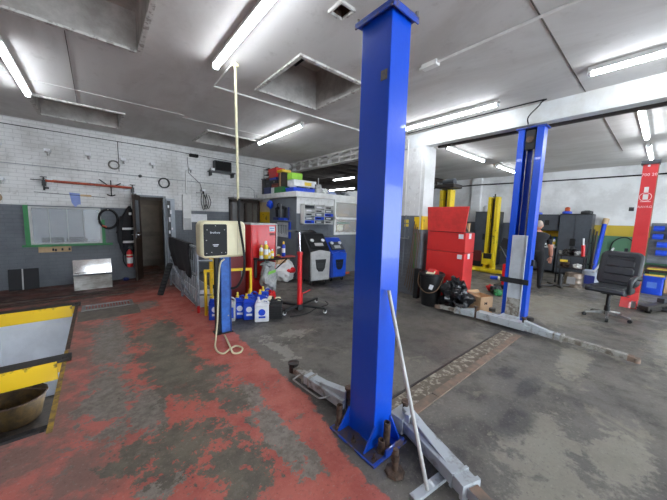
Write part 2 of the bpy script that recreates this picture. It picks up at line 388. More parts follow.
MCL=mat('flaking_white',(196,194,188),.7,c2=(120,112,104),scale=14,amt=.7,lo=.5,hi=.6,bump=.5)
MCW=mat('hatch_wall',(188,184,178),.8,c2=(130,124,116),scale=3,amt=.6)
well(HA,.32,MCW,MCW); well(HC,.32,MCW,MCW)
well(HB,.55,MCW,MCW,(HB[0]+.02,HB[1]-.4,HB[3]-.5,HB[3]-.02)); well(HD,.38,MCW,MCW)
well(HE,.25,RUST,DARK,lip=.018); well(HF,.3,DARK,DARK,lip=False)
# joints between the ceiling boards: thin cover strips
g=MB()
for y_ in(-.35,2.45): pass
seam=MB().b(2.55,5.09,.878,.888,CE-.006,CE).b(5.35,9.6,.845,.855,CE-.006,CE).b(-.155,-.148,3.99,6.45,CE-.006,CE)
st('trim_21',MB().b(-1.6,1.3,5.80,5.812,CE-.008,CE).b(1.3,3.6,5.95,5.96,CE-.008,CE),MCE)
st('trim_3',seam,mat('seam_dirt',(92,86,80),.9))
# ---- walls
st('wall_back_backing',MB().b(X0,.80,8.33,8.43,0,CE).b(1.30,5.1,8.33,8.43,0,CE).b(.80,1.30,8.33,8.43,2.0,CE),brick_paint(.8))
def brickwall(rects_out,u0,u1,z0,z1,fn,seed):
    rnd=random.Random(seed); g=MB(); bl,bh,m_=.225,.075,.012; k=0; z=z0
    while z<z1-.02:
        u=u0-(bl/2 if k%2 else 0)
        while u<u1:
            a=max(u,u0); b=min(u+bl,u1); zz=min(z+bh,z1)
            if b-a>.03:
                d=.006+rnd.random()*.005; fn(g,a+m_/2,b-m_/2,z+m_/2,zz-m_/2,d,rects_out)
            u+=bl
        z+=bh;k+=1
    return g
def fb(g,a,b,z0,z1,d,outs):
    for o_ in outs:
        if a<o_[1] and b>o_[0] and z0<o_[3] and z1>o_[2]:
            if a<o_[0]-.02: b=o_[0]
            elif b>o_[1]+.02: a=o_[1]
            elif z0<o_[2]-.02: z1=o_[2]
            elif z1>o_[3]+.02: z0=o_[3]
            else: return
    if b-a<.02 or z1-z0<.01: return
    g.b(a,b,8.33-d,8.335,z0,z1)
wb=bpy.data.objects['wall_back_backing']; wb.name='wall_back'
WIN=(-1.07,.09,.90,1.68)
bk=brickwall([(.80,1.30,-1,2.0),WIN],-2.4,5.05,0,CE-.02,fb,3); o=mk('bricks',bk,MBR,wb); o['kind']='stuff'
# window
def frame_window():
    x0,x1,z0,z1=WIN
    w_=st('window_1',MB().b(x0-.05,x0+.02,8.26,8.34,z0-.02,z1+.02).b(x1-.02,x1+.04,8.26,8.34,z0-.02,z1-.25).b(x0-.1,x1+.16,8.22,8.34,z0-.045,z0-.005),GREEN)
    f=st('window_frame',MB().b(x0+.02,x0+.06,8.27,8.33,z0,z1).b(x1-.05,x1-.02,8.27,8.33,z0,z1).b(x0+.06,x1-.05,8.27,8.33,z1-.03,z1).b(x0+.06,x1-.05,8.27,8.33,z0,z0+.03),LGREY,w_)
    xs=[x0+.06,x0+.30,x0+.58,x0+.84,x1-.05]
    for i in range(4):
        st('pane',MB().b(xs[i]+.002,xs[i+1]-.002,8.295,8.300,z0+.03,z1-.03),GLASS,w_)
        if i: st('glazing_bar',MB().b(xs[i]-.005,xs[i]+.005,8.285,8.31,z0+.03,z1-.03),LGREY,w_)
    st('office_recess',MB().b(x0+.02,x1-.02,8.322,8.329,z0,z1),mat('room_beyond',(176,180,184),.7,c2=(140,146,152),scale=3,amt=.5),w_)
    wire=MB()
    for i in range(1,30): wire.b(x0+.06+i*.037,x0+.0615+i*.037,8.301,8.302,z0+.03,z1-.03)
    for i in range(1,20): wire.b(x0+.06,x1-.05,8.301,8.302,z0+.03+i*.037,z0+.0315+i*.037)
    o=st('wire_mesh',wire,MGREY,w_); o['kind']='stuff'
    for xx in(-.90,-.52): st('chair_back_beyond',MB().rbox(xx,xx+.34,8.308,8.318,z0+.03,z0+.14,.04,'y'),DGREY,w_)
frame_window()
# doorway with room beyond, frame, open leaf
st('door_1',MB().b(.76,.80,8.25,8.40,0,2.04).b(1.30,1.36,8.25,8.40,0,2.04).b(.80,1.30,8.25,8.40,2.0,2.04),MGREY)
st('corridor',MB().b(.5,.55,8.43,10.2,0,2.4).b(1.75,1.8,8.43,10.2,0,2.4).b(.5,1.8,10.2,10.25,0,2.4).b(.5,1.8,8.43,10.2,2.4,2.45),mat('corridor_paint',(128,128,128),.7))
idr=st('door_2',MB().b(.9,1.55,10.14,10.19,0,2.0),mat('inner_door_paint',(120,112,104),.6))
lampc=T('added_corridor_light','round ceiling light added to brighten the corridor behind the open door','light',(1.1,9.2,2.4)); lampc.p('rim',MB().cy((1.1,9.2,2.36),(1.1,9.2,2.399),.12),WHT); lampc.p('diffuser',MB().cy((1.1,9.2,2.34),(1.1,9.2,2.36),.10),mat('added_corridor_lamp',(255,244,226),.5,emit=((255,240,220),9)))  # added lamp, out of view, lifts the brightness of the corridor
st('door_panel',MB().b(.98,1.47,10.12,10.14,.2,.9).b(.98,1.47,10.12,10.14,1.05,1.85),mat('inner_door_paint2',(134,126,116),.6),idr)
dl=T('open_door','dark stained wooden door standing open beside the hanging jacket','door',(.80,8.25,0),rz=R(-112))
dl.p('door_leaf',MB().b(0,.42,-.02,.02,.02,1.0).b(0,.42,-.02,.02,1.9,2.02).b(0,.07,-.02,.02,1.0,1.9).b(.34,.42,-.02,.02,1.0,1.9).b(.07,.34,-.012,.012,1.0,1.15),WOODD,bev=.004)
dl.p('door_glass',MB().b(.07,.34,-.005,.005,1.15,1.9),MGREY)
h=dl.p('door_handle',MB().b(.35,.39,-.03,.03,1.0,1.18).cy((.37,-.03,1.1),(.37,-.07,1.1),.012).cy((.37,-.07,1.1),(.27,-.07,1.1),.011).cy((.37,.03,1.1),(.37,.07,1.1),.012).cy((.37,.07,1.1),(.27,.07,1.1),.011),CHROME)
st('door_3',MB().b(1.361,1.55,8.22,8.26,.78,1.99).b(1.361,1.385,8.2,8.26,.0,.78),mat('pale_door',(168,176,184),.5))
S('notice_board',MB().b(1.375,1.45,8.20,8.215,.95,1.93),BLACK,'tall black board with white slips fixed inside the doorway','board',(1.41,8.2,.95))
pp=bpy.data.objects['notice_board']
for i,(yy,zz,hh) in enumerate(((8.03,1.75,.07),(8.08,1.6,.1),(8.05,1.4,.12),(8.1,1.2,.05),(8.04,1.1,.08))):
    mk('paper',MB().b(yy-6.645,yy-6.61,8.194,8.199,zz,zz+hh),WHT,pp,off=(1.41,8.2,.95))
# pillar / cross wall at x=5.1
st('wall_middle',MB().b(5.11,5.5,3.32,4.6,0,CE),MBR)
wm=bpy.data.objects['wall_middle']
def fm(g,a,b,z0,z1,d,o_): g.b(5.11-d,5.112,a,b,z0,z1)
o=mk('bricks',brickwall([],3.325,4.6,0,3.1,fm,5),MBR,wm); o['kind']='stuff'
st('wall_middle_pier',MB().b(5.115,5.49,3.25,3.32,0,3.1),mat('pier_white',(214,214,212),.55,c2=(180,178,172),scale=3,amt=.5),wm)
st('wall_middle_foot',MB().b(5.108,5.495,3.24,3.33,0,1.42),mat('side_grey',(112,117,122),.6),wm); st('yellow_band',MB().b(5.11,5.495,3.235,3.27,1.42,1.70),YEL,wm); st('yellow_mark',MB().b(5.095,5.104,3.30,3.42,1.43,1.68),YEL,wm)
st('green_stripe',MB().b(5.092,5.104,3.34,3.40,.6,1.35),GREEN,wm)
for i,(a,b_) in enumerate(((1.55,1.62),(1.47,1.53))): st('warning_sticker',MB().b(5.094,5.102,3.56,3.66,a,b_),AMBER,wm)
# main beam and rear channel beam
bw=mat('beam_white',(214,218,218),.5,c2=(186,184,176),scale=2.5,amt=.6)
st('trim_4',MB().b(5.1,5.14,Y0,3.7,3.12,CE).b(5.1,5.28,Y0,3.7,3.10,3.125).b(5.25,5.28,Y0,3.7,3.12,CE),bw)
st('trim_5',MB().b(5.281,5.34,Y0,3.1,3.06,3.14),mat('dark_strip',(52,46,42),.8))
rb=MB().b(5.02,5.2,3.7,8.33,3.09,3.115).b(5.14,5.16,3.7,8.33,3.11,CE).b(5.02,5.2,3.7,8.33,3.33,CE).b(5.0,5.02,3.7,8.33,3.20,3.24)
for i in range(10): rb.b(5.0,5.15,3.95+i*.46,3.99+i*.46,3.11,3.34)
st('trim_6',rb,mat('beam_grey',(196,194,190),.6,c2=(130,124,118),scale=3,amt=.5))
# end wall, pilaster, other shell walls (front has two door openings to the daylight)
st('wall_end',MB().b(12,12.2,Y0,Y1,0,CE).b(11.85,12,4.95,5.3,0,CE),MEW)
st('wall_left',MB().b(X0-.1,X0,Y0,8.4,0,CE),MBR)
st('wall_rear',MB().b(5.1,12.2,Y1,Y1+.1,0,CE).b(5.1,5.2,8.33,Y1,0,CE),mat('rear_wall',(120,116,112),.8))
st('wall_front',MB().b(X0,-.6,Y0-.1,Y0,0,CE).b(3.9,6.4,Y0-.1,Y0,0,CE).b(10.6,12.2,Y0-.1,Y0,0,CE).b(-.6,3.9,Y0-.1,Y0,3.0,CE).b(6.4,10.6,Y0-.1,Y0,3.0,CE),MBR)
# cable conduits on walls and ceiling
def trimtube(k,pts,r,ma,sub=1): st(k,MB().tube(pts,r,6,sub),ma,smooth=True)
trimtube('trim_7',[(-2.4,8.31,3.235),(1.3,8.31,3.215),(5.0,8.31,3.10)],.007,DARK)
trimtube('trim_8',[(-2.4,8.31,2.50),(.85,8.31,2.49),(3.62,8.31,2.47),(3.75,8.31,2.40),(3.78,8.31,2.1)],.006,MGREY)
trimtube('trim_9',[(.45,8.31,3.22),(.45,8.31,2.55)],.006,DARK)
trimtube('trim_10',[(1.9,8.31,3.1),(1.92,8.31,2.7),(2.2,8.31,2.45),(2.25,8.31,2.25)],.006,DARK)
trimtube('trim_11',[(11.96,Y0,3.05),(11.96,2.5,3.08),(11.82,5.0,3.1),(11.96,8,3.1)],.02,DARK)
trimtube('trim_12',[(1.3,3.45,CE-.02),(1.32,4.2,CE-.02),(5.0,4.12,CE-.02)],.012,WHITE)
trimtube('trim_13',[(2.98,2.05,CE-.02),(3.0,-2.0,CE-.02)],.014,WHITE)
st('trim_14',MB().b(2.94,3.02,1.82,2.0,CE-.05,CE),WHITE)
trimtube('trim_15',[(4.95,3.6,CE-.015),(4.95,1.5,CE-.015),(5.0,1.35,CE-.03),(5.03,1.5,3.2),(5.05,1.5,3.09)],.009,DARK,4)
trimtube('trim_16',[(5.08,3.66,3.3),(5.08,3.66,1.7)],.012,WHITE)
trimtube('trim_17',[(5.08,3.62,1.72),(5.07,3.64,.4)],.01,MGREY)
trimtube('trim_18',[(5.08,3.95,1.22),(5.07,3.52,1.22),(5.07,3.52,1.27)],.012,STEEL)
#@@FLOORFEATURES
# cover strip in the floor between the lift posts, split in plates; grates
xs=[1.66,2.3,2.95,3.55,4.15,4.55]
strip=st('trim_19',MB().b(1.66,4.55,1.24,1.42,-.01,.004),mat('strip_concrete',(104,94,82),.8,c2=(166,158,142),scale=16,amt=.9,lo=.5,hi=.6,bump=.4))
for i in range(5):
    st('cover_plate',MB().b(xs[i]+.006,xs[i+1]-.006,1.17,1.25,0,.012),RUSTO,strip)
st('trim_20',MB().b(1.66,4.5,1.425,1.445,0,.006),GREASE)
g=T('floor_grate','steel drain grate set in the floor beyond the yellow topped pit','grate',(.09,6.07,0))
g.p('frame',MB().b(-.27,.42,6.19,6.24,0,.015).b(-.27,.42,5.90,5.95,0,.015).b(-.27,-.22,5.95,6.19,0,.015).b(.37,.42,5.95,6.19,0,.015),STEEL)
for i in range(14): g.p('bar',MB().b(-.2+i*.04,-.18+i*.04,5.95,6.19,.002,.010),STEEL)
st('floor_patch',MB().b(-.3,.47,5.35,5.88,0,.006),mat('patch_plate',(112,104,94),.7,c2=(80,72,64),scale=8,amt=.7))
st('floor_step',MB().b(-2.4,.1,7.05,7.13,0,.03).b(-2.4,.5,6.78,6.84,0,.02),mat('threshold',(82,68,60),.8,c2=(56,46,42),scale=6,amt=.8))
# ---------------------------------------------------------------- tube lights
def lamp(x,y,L_,ax,label,grp,z=CE,far=False):
    t=T('fluorescent_light',label,'light',(x,y,z),R(90) if ax=='y' else R(.001),grp,local=True)
    t.p('housing',MB().b(-L_/2,L_/2,-.035,.035,-.035,0).prism([(-.03,-.035),(.03,-.035),(.045,-.05),(-.045,-.05)],'x',-L_/2,L_/2),WHITE)
    t.p('tube',MB().cy((-L_/2+.03,0,-.068),(L_/2-.03,0,-.068),.024,n=10),TUBEM,smooth=True)
    for s in(-1,1): t.p('end_cap',MB().c(s*(L_/2-.015),0,-.06,.03,.06,.06),WHT)
G1='ceiling tube lights'
lamp(1.15,2.72,1.75,'y','long lit tube light above the white drop pipe, crossing the top edge',G1)
lamp(-.70,5.5,1.78,'y','lit tube light at the left edge beside the shallow ceiling hatches',G1)
lamp(3.03,5.5,1.85,'y','lit tube light over the clutter heaped on the office roof',G1)
lamp(4.55,2.62,1.75,'y','lit tube light running along the white beam right behind the big blue post',G1)
lamp(4.38,-.12,1.75,'y','lit tube light along the white beam reaching the right edge',G1)
lamp(7.2,.42,2.2,'x','lit tube light just above the red lift post, nearer of that pair',G1)
lamp(9.95,.42,1.8,'x','short looking lit tube light touching the top of the red lift post',G1)
lamp(7.35,3.49,2.1,'x','lit tube light beyond the beam between the two blue posts, nearer of that row',G1)
lamp(10.15,3.49,1.6,'x','lit tube light beyond the beam partly behind the second blue post',G1)
lamp(7.85,8.75,1.3,'y','upper lit tube light in the dark rear area over the office roof',G1,z=3.30)
lamp(10.6,12.0,2.2,'y','lower lit tube light in the dark rear area over the office roof',G1,z=3.30)
# ---------------------------------------------------------------- near lift post
def xf(o): return o
lean=Matrix.Shear('XY',4,(0,0)) if False else None
bx0,bx1,by0,by1=1.41,1.60,1.17,1.42
def shear(mb,dx=-.008,dy=.004,h=2.86):
    mb.v=[(x+dx*z/h,y+dy*z/h,z) for x,y,z in mb.v]; return mb
p1=T('lift_post','tall glossy blue lift post in the centre foreground with a flat cap plate','lift post',(1.48,1.28,0),group='blue lift posts')
c=MB(); t=.012
c.prism([(bx0,by0),(bx1,by0),(bx1,by0+.06),(bx1-t,by0+.06),(bx1-t,by0+t),(bx0+t,by0+t),(bx0+t,by1-t),(bx1-t,by1-t),(bx1-t,by1-.06),(bx1,by1-.06),(bx1,by1),(bx0,by1)],'z',.012,2.86)
p1.p('column',shear(c),BLUE,bev=.006)
p1.p('cap_plate',shear(MB().b(bx0-.035,bx1+.03,by0-.035,by1+.035,2.86,2.878).b(bx0-.035,bx0-.025,by0-.035,by1+.035,2.84,2.86).b(bx0-.035,bx1+.03,by0-.035,by0-.025,2.835,2.86)),BLUED,bev=.003)
for x,y in((bx1+.01,by0-.03),(bx0-.02,by1+.02)): p1.p('bolt',shear(MB().cy((x,y,2.87),(x,y,2.90),.012,n=6)),STEEL)
p1.p('maker_plate',shear(MB().b(bx0-.003,bx0,by0+.02,by0+.07,2.46,2.52)),mat('worn_sticker',(78,76,90),.6,c2=(110,104,80),scale=60,amt=.8))
p1.p('base_plate',MB().b(1.28,1.64,1.05,1.50,0,.016),BLUED,bev=.003)
p1.p('grease_film',MB().b(1.29,1.40,1.07,1.49,.016,.0175),mat('film',(60,62,84),.35,c2=(86,70,56),scale=18,amt=.9))
for yy in(by0-.012,by1): p1.p('gusset',MB().prism([(bx0,.016),(bx0-.11,.016),(bx0-.10,.03),(bx0,.17)],'y',yy,yy+.012),BLUE)
p1.p('gusset',MB().prism([(1.06,.016),(1.17,.016),(1.17,.17),(1.16,.17)],'x',1.575,1.587),BLUE)
p1.p('front_plate',MB().b(1.40,1.60,1.052,1.062,.0,.06),BLUED)
for x,y in((1.315,1.45),(1.325,1.285),(1.325,1.09),(1.60,1.46)):
    p1.p('anchor_bolt',MB().cy((x,y,.016),(x,y,.022),.020,n=12).cy((x,y,.022),(x,y,.036),.014,n=6).cy((x,y,.036),(x,y,.062),.007,n=8),RUST,smooth=True)
p1.p('carriage',MB().b(1.57,1.63,1.205,1.385,.05,.55),GREYW)
# spare adaptors held in tubes on the plate
def tube_ad(x,y,h,label):
    t=T('adaptor_tube',label,'adaptor',(x,y,.016),group='steel adaptor tubes on the post plate')
    t.p('tube',MB().ring((x,y,.016),(x,y,.016+h),.024,.016),RUST,smooth=True)
    t.p('collar',MB().ring((x,y,.0165),(x,y,.03),.034,.0245),RUST,smooth=True)
tube_ad(1.475,1.11,.185,'taller brown steel adaptor tube standing on the blue base plate')
tube_ad(1.415,1.105,.085,'short brown steel adaptor tube beside the taller one on the base plate')
tube_ad(1.355,1.475,.16,'brown steel tube behind the left gusset of the centre blue post')
t=T('pad_adaptor','rusty round footed screw adaptor standing on the floor before the blue post','adaptor',(1.37,.955,0))
t.p('foot',MB().lathe([(.062,0),(.066,.006),(.06,.02),(.03,.026)],(1.37,.955,0),8),RUST)
t.p('stem',MB().cy((1.37,.955,.024),(1.37,.955,.09),.022).cy((1.37,.955,.09),(1.37,.955,.125),.028,n=6).cy((1.37,.955,.125),(1.37,.955,.165),.018),RUST,smooth=True)
# lifting arms of the near post
def arm(name,label,pivot,ang,L1,L2,loc_z=.09,pad=True,handle=0,group='swing arms of the lifts',m1=GREYP,m2=GREYW,w1=.10):
    t=T(name,label,'lift arm',(pivot[0],pivot[1],0),R(ang),group,local=True)
    z=loc_z
    t.p('outer_arm',MB().prism([(0,-w1/2-.015),(L1,-w1/2),(L1,w1/2),(0,w1/2+.015)],'z',z-.045,z+.035).prism([(0,z+.035),(L1*.75,z+.035),(0,z+.10)],'y',-.035,.035),m1,bev=.005)
    t.p('collar',MB().b(L1-.012,L1+.012,-w1/2-.01,w1/2+.01,z-.052,z+.043).b(L1-.09,L1-.07,-w1/2-.008,w1/2+.008,z-.05,z+.041),m2)
    t.p('inner_arm',MB().b(L1,L1+L2,-.035,.035,z-.035,z+.025),m2,bev=.004)
    t.p('pivot_pin',MB().cy((-.01,0,z-.06),(-.01,0,z+.12),.022).cy((-.01,0,z+.12),(-.01,0,z+.135),.034),RUST,smooth=True)
    if pad:
        xx=L1+L2+.035
        pd=t.p('pad_holder',MB().ring((xx,0,z-.035),(xx,0,z+.02),.045,.022),GREASE,smooth=True)
        t.p('pad',MB().lathe([(.012,-.03),(.012,.035),(.030,.045),(.058,.05),(.058,.062),(.05,.066)],(xx,0,z),16),GREASE,parent=pd,smooth=True)
    else: t.p('end_fitting',MB().b(L1+L2,L1+L2+.05,-.04,.04,z-.04,z+.02).cy((L1+L2+.07,0,z-.045),(L1+L2+.07,0,z+.01),.035),RUSTO)
    if handle:
        t.p('handle',MB().tube([(.15,w1/2+.0,z),(.17,w1/2+.10,z+.02),(.22,w1/2+.11,z+.02),(.50,w1/2+.11,z+.03),(.53,w1/2+.10,z+.03),(.56,w1/2,z+.02)],.007,6,3),STEEL,smooth=True)
    return t
arm('swing_arm','weathered grey lift arm left of the big blue post with a round rubber pad',(1.52,1.56),96,.52,.17,handle=1,loc_z=.085)
arm('swing_arm','grey lift arm with rusty top running to the bottom edge beside the leaning bar',(1.74,1.14),-108,.60,.32,pad=False,m1=GREYP,m2=GREYP,w1=.115).p('rust_top',MB().b(.62,.91,-.034,.034,.1151,.118),RUSTO)
t=T('arm_bracket','grey arm bracket block with lock spring right beside the big blue post','bracket',(1.72,1.2,0))
t.p('block',MB().b(1.64,1.80,1.10,1.22,.02,.14),GREYP,bev=.006); t.p('lock_plate',MB().b(1.66,1.70,1.06,1.098,.03,.19),GREYP)
t.p('rib',MB().b(1.75,1.77,1.06,1.10,.03,.15),GREYW)
t.p('spring',MB().tube([(1.79+.014*math.cos(i*1.2),1.16+.014*math.sin(i*1.2),.14+i*.0035) for i in range(24)],.004,5,1),STEEL)
# leaning steel bar with foot plate
t=T('floor_bar','light grey steel bar with flat foot leaning against the big blue post','bar',(1.40,.73,0))
t.p('bar',MB().cy((1.405,.745,.03),(1.46,1.145,1.135),.0125,n=14),LGREY,smooth=True)
fp=MB(); T_=Matrix.Translation((1.45,.755,.014))@Matrix.Rotation(R(-7),4,'Z'); fp.b(-.15,.13,-.028,.028,-.012,.012,T_); t.p('foot_plate',fp,GREYP,bev=.003)
# ---------------------------------------------------------------- far lift post
def post2():
    x0,x1,y0,y1=5.02,5.20,1.28,1.61
    p=T('lift_post','second blue lift post under the white beam with a grey carriage in its channel','lift post',(5.08,1.5,0),group='blue lift posts')
    c=MB().prism([(x1,y0),(x1,y1),(x0,y1),(x0,y1-.09),(x0+.012,y1-.09),(x0+.012,y1-.012),(x1-.012,y1-.012),(x1-.012,y0+.012),(x0+.012,y0+.012),(x0+.012,y0+.09),(x0,y0+.09),(x0,y0)],'z',.012,3.02)
    def sh(m): return shear(m,.0,.0,3.02)
    p.p('column',sh(c),BLUE,bev=.005)
    p.p('cap_plate',sh(MB().b(x0-.03,x1+.03,y0-.03,y1+.03,3.02,3.035)),BLUED)
    p.p('pulley_block',sh(MB().b(x0+.02,x1-.03,y0+.11,y1-.10,2.72,3.0)),BLACK); p.p('pulley',sh(MB().cy((x0+.0,1.45,2.86),(x0+.02,1.45,2.86),.05)),RUST)
    for yy in(y0+.115,y0+.125,y1-.12): p.p('chain',sh(MB().cy((x0+.06,yy,.9),(x0+.06,yy,2.8),.006,n=6)),STEEL)
    p.p('carriage',sh(MB().b(x0-.012,x0+.03,y0+.06,y1-.06,.10,1.42).b(x0-.03,x0-.012,y0+.06,y0+.075,.10,1.42)),mat('carriage_grey',(190,196,202),.4,c2=(150,152,152),scale=3,amt=.5),bev=.004)
    p.p('carriage_wedge',sh(MB().prism([(x0-.012,.08),(x0-.07,.08),(x0-.012,.42)],'y',y0+.07,y1-.07)),GREYW)
    p.p('strap',sh(MB().b(x0-.035,x0-.012,y0-.01,y1+.05,.66,.74)),BLACKR)
    p.p('crossbar',MB().b(x0-.34,x0-.19,1.18,1.86,.04,.15).b(x0-.19,x0-.015,1.33,1.57,.04,.15),GREYP,bev=.006)
    p.p('base_plate',MB().b(x0-.08,x1+.1,y0-.12,y1+.12,0,.014),BLUED)
    for y in(y0-.08,y1+.08):
        p.p('anchor_bolt',MB().cy((x0-.03,y,.014),(x0-.03,y,.06),.02,n=6).cy((x0-.03,y,.06),(x0-.03,y,.09),.01),RUST)
        p.p('lock_gear',MB().cy((x0-.10,y-.02 if y<1.5 else y+.02,.152),(x0-.10,y-.02 if y<1.5 else y+.02,.20),.05,n=14),GREASE)
    p.p('latch_lever',sh(MB().b(x0+.05,x0+.12,y0-.03,y0,.96,1.05)),BLACK)
post2()
arm('swing_arm','grey lift arm at the foot of the second blue post pointing toward the cardboard box',(4.72,1.90),100,.30,.26,pad=False,m2=GREYW)
arm('swing_arm','long grey lift arm of the second blue post pointing right toward the office chair',(4.75,1.20),-94,.45,.62,pad=False,m1=GREYP,m2=GREYW)
#@@BACKWALL
# ---------------------------------------------------------------- things on the back wall
WY=8.318
t=T('copper_pipe_rack','long red brown pipe held across the white wall by small white boxes','pipe',(-.04,8.24,2.19))
t.p('pipe',MB().cy((-.76,8.19,2.205),(.66,8.19,2.185),.026),COPPER,smooth=True)
t.p('rod',MB().cy((-.98,8.26,2.215),(-.70,8.24,2.215),.007),DARK)
for x in(-.70,-.02,.55): t.p('wall_clip',MB().b(x-.04,x+.04,8.217,WY,2.15,2.25).b(x-.04,x+.04,8.16,8.217,2.222,2.25),WHT,bev=.004)
for x,z in((-.79,2.19),(.68,2.17)):
    k=t.p('clamp',MB().b(x-.03,x+.03,8.20,8.29,z-.09,z+.03).b(x-.015,x+.015,8.21,8.26,z-.18,z-.09).b(x,x+.07,8.21,8.25,z-.15,z-.11),BLACK)
    t.p('clamp_screw',MB().cy((x,8.24,z+.03),(x,8.24,z+.09),.012).cy((x-.05,8.24,z+.09),(x+.05,8.24,z+.09),.009),BLACK,parent=k)
t=T('wheel_brace','dark four way wheel brace hung under the red brown pipe','wheel brace',(.28,8.22,2.1))
t.p('shaft',MB().cy((.28,8.2,1.98),(.28,8.2,2.32),.011),DARK)
t.p('cross_arm',MB().cy((.08,8.2,2.32),(.28,8.2,2.16),.011).cy((.28,8.2,2.16),(.46,8.2,2.27),.011).cy((.2,8.2,2.0),(.28,8.2,1.97),.012).cy((.28,8.2,1.97),(.35,8.2,2.0),.012),DARK)
S('blue_cloth',MB().prism([(-.43,2.0),(-.26,1.99),(-.255,1.76),(-.31,1.74),(-.345,1.69),(-.40,1.78)],'y',8.305,WY),mat('periwinkle',(140,158,214),.7),'pale blue paper tag pinned above the green framed window','paper',(-.34,8.31,1.69))
S('wood_offcut',MB().b(-.25,-.07,8.28,WY,1.93,1.97),WOODL,'short pale wood strip on the wall right of the blue paper','wood strip',(-.16,8.3,1.93))
S('wall_rod',MB().cy((-.95,8.30,1.97),(.17,8.30,1.93),.005),DARK,'thin dark rod lying along the wall behind the blue paper','rod',(-.4,8.3,1.93))
t=T('key_rack','pale wooden key board with dark knobs below the window sill','key rack',(-.70,8.3,.72))
t.p('board',MB().b(-.96,-.46,8.295,WY,.73,.865),WOODL,bev=.004)
for x,z in((-.74,.80),(-.70,.79),(-.60,.80),(-.49,.80)): t.p('hook_key',MB().cy((x,8.27,z),(x,8.295,z),.014).b(x-.015,x+.015,8.27,8.28,z-.04,z),BLACK)
t=T('air_hose','coiled black air hose hanging between window and jacket','hose',(.2,8.28,1.2))
for k in range(4):
    rr=.165+.012*math.sin(k*2); t.p('coil',MB().tube([(.20+rr*math.cos(a*PI/6),8.20+k*.022,1.45+rr*1.28*math.sin(a*PI/6)) for a in range(12)],.014,8,3,True),BLACKR,smooth=True)
t.p('hose_tail',MB().tube([(.34,8.22,1.35),(.36,8.22,1.22),(.33,8.22,1.12)],.016),BLACKR,smooth=True)
t.p('fitting',MB().cy((.08,8.2,1.30),(.16,8.2,1.26),.022),COPPER); t.p('hook',MB().cy((.2,8.15,1.66),(.2,WY,1.66),.01),STEEL)
t=T('work_jacket','black work jacket with white reflective bands hanging beside the open door','jacket',(.53,8.2,.62))
jm=MB()
prof=[(.53,.60,.10,.045),(.52,.75,.13,.06),(.52,1.0,.135,.075),(.52,1.25,.14,.085),(.54,1.45,.135,.08),(.57,1.60,.09,.06),(.585,1.70,.05,.045),(.60,1.76,.02,.02)]
n=16;v=[];f=[]
for cx,z,rx,ry in prof:
    for i in range(n): a=2*PI*i/n; k=1+.12*math.sin(3*a+z*5); v.append((cx+rx*math.cos(a)*k,8.21+ry*math.sin(a)*k,z))
for r_ in range(len(prof)-1):
    for i in range(n): j=(i+1)%n; f.append((r_*n+i,r_*n+j,(r_+1)*n+j,(r_+1)*n+i))
f.append(tuple(range(n-1,-1,-1))); f.append(tuple((len(prof)-1)*n+i for i in range(n))); jm.add(v,f)
t.p('jacket_body',jm,SHIRT,smooth=True)
t.p('sleeve',MB().tube([(.46,8.19,1.5),(.41,8.17,1.3),(.39,8.16,1.0),(.42,8.17,.8)],[.05,.055,.055,.045],10),SHIRT,smooth=True)
for z in(.92,1.23): t.p('reflective_band',MB().lathe([(.140,-.025),(.140,.025)],(.52,8.205,z),16,sy=.72),HIVIS).scale=(1,1,1)
t.p('reflective_patch',MB().b(.575,.625,8.125,8.135,1.55,1.61),HIVIS); t.p('hook',MB().cy((.6,8.2,1.78),(.6,WY,1.80),.01),STEEL)
t=T('fire_extinguisher','red fire extinguisher with a white label hung under the black jacket','fire extinguisher',(.545,8.12,.35))
t.p('cylinder',MB().lathe([(.05,.33),(.062,.345),(.062,.66),(.05,.70),(.022,.73),(.02,.75)],(.545,8.08,0),16),RED,smooth=True)
t.p('label',MB().lathe([(.0632,.42),(.0632,.56)],(.545,8.08,0),16),WHT); t.p('band',MB().lathe([(.0635,.60),(.0635,.63)],(.545,8.08,0),16),CREAM)
t.p('valve',MB().b(.525,.60,8.07,8.09,.75,.79).b(.53,.62,8.075,8.085,.80,.815),BLACK); t.p('hose',MB().tube([(.53,8.06,.77),(.44,8.04,.68),(.42,8.04,.5),(.47,8.04,.36)],.012),BLACKR,smooth=True)
t.p('wall_bracket',MB().b(.52,.57,8.14,WY,.5,.62),DARK)
S('light_switch',MB().rbox(.385,.43,8.29,WY,.93,1.06,.01,'y'),CREAM,'small cream wall box left of the black jacket','switch',(.41,8.3,.93))
S('small_tin',MB().lathe([(.05,0),(.055,.005),(.055,.05),(.04,.06)],(.46,8.18,.0),14),NAVY,'little blue tin on the floor under the jacket','tin',(.46,8.18,0),smooth=True)
# small bracket insulators
for i,(x,z) in enumerate(((-1.36,2.82),(-.70,2.79),(-.08,2.81),(.53,2.80),(1.10,2.78),(-1.36,2.16),(1.95,2.78),(2.25,2.25))):
    lab=['white wall bracket high at the left edge of the picture','white wall bracket second from the left in the high row','white wall bracket third from the left in the high row','white wall bracket high above the jacket, a ring hanging at its side','white wall bracket high above the doorway','white wall bracket near the left edge level with the red brown pipe','white wall bracket on the dropped cable left of the black shelf','small dark fitting below the black wall shelf'][i]
    t=T('wall_bracket',lab,'bracket',(x,8.3,z),group='wall brackets'); t.p('arm',MB().b(x-.045,x+.045,8.15,WY,z-.01,z+.045),WHT,bev=.004)
    t.p('stem',MB().cy((x+.01,8.23,z-.08),(x+.01,8.23,z),.022),STEEL if i!=7 else BLACK,smooth=True)
S('belt',MB().tube([(.36+.095*math.cos(a*PI/8),8.26,2.68+.09*math.sin(a*PI/8)) for a in range(16)],.016,8,1,True),mat('grey_ring',(120,118,112),.6),'grey rubber ring hung from the high bracket above the door','ring',(.36,8.26,2.58),smooth=True)
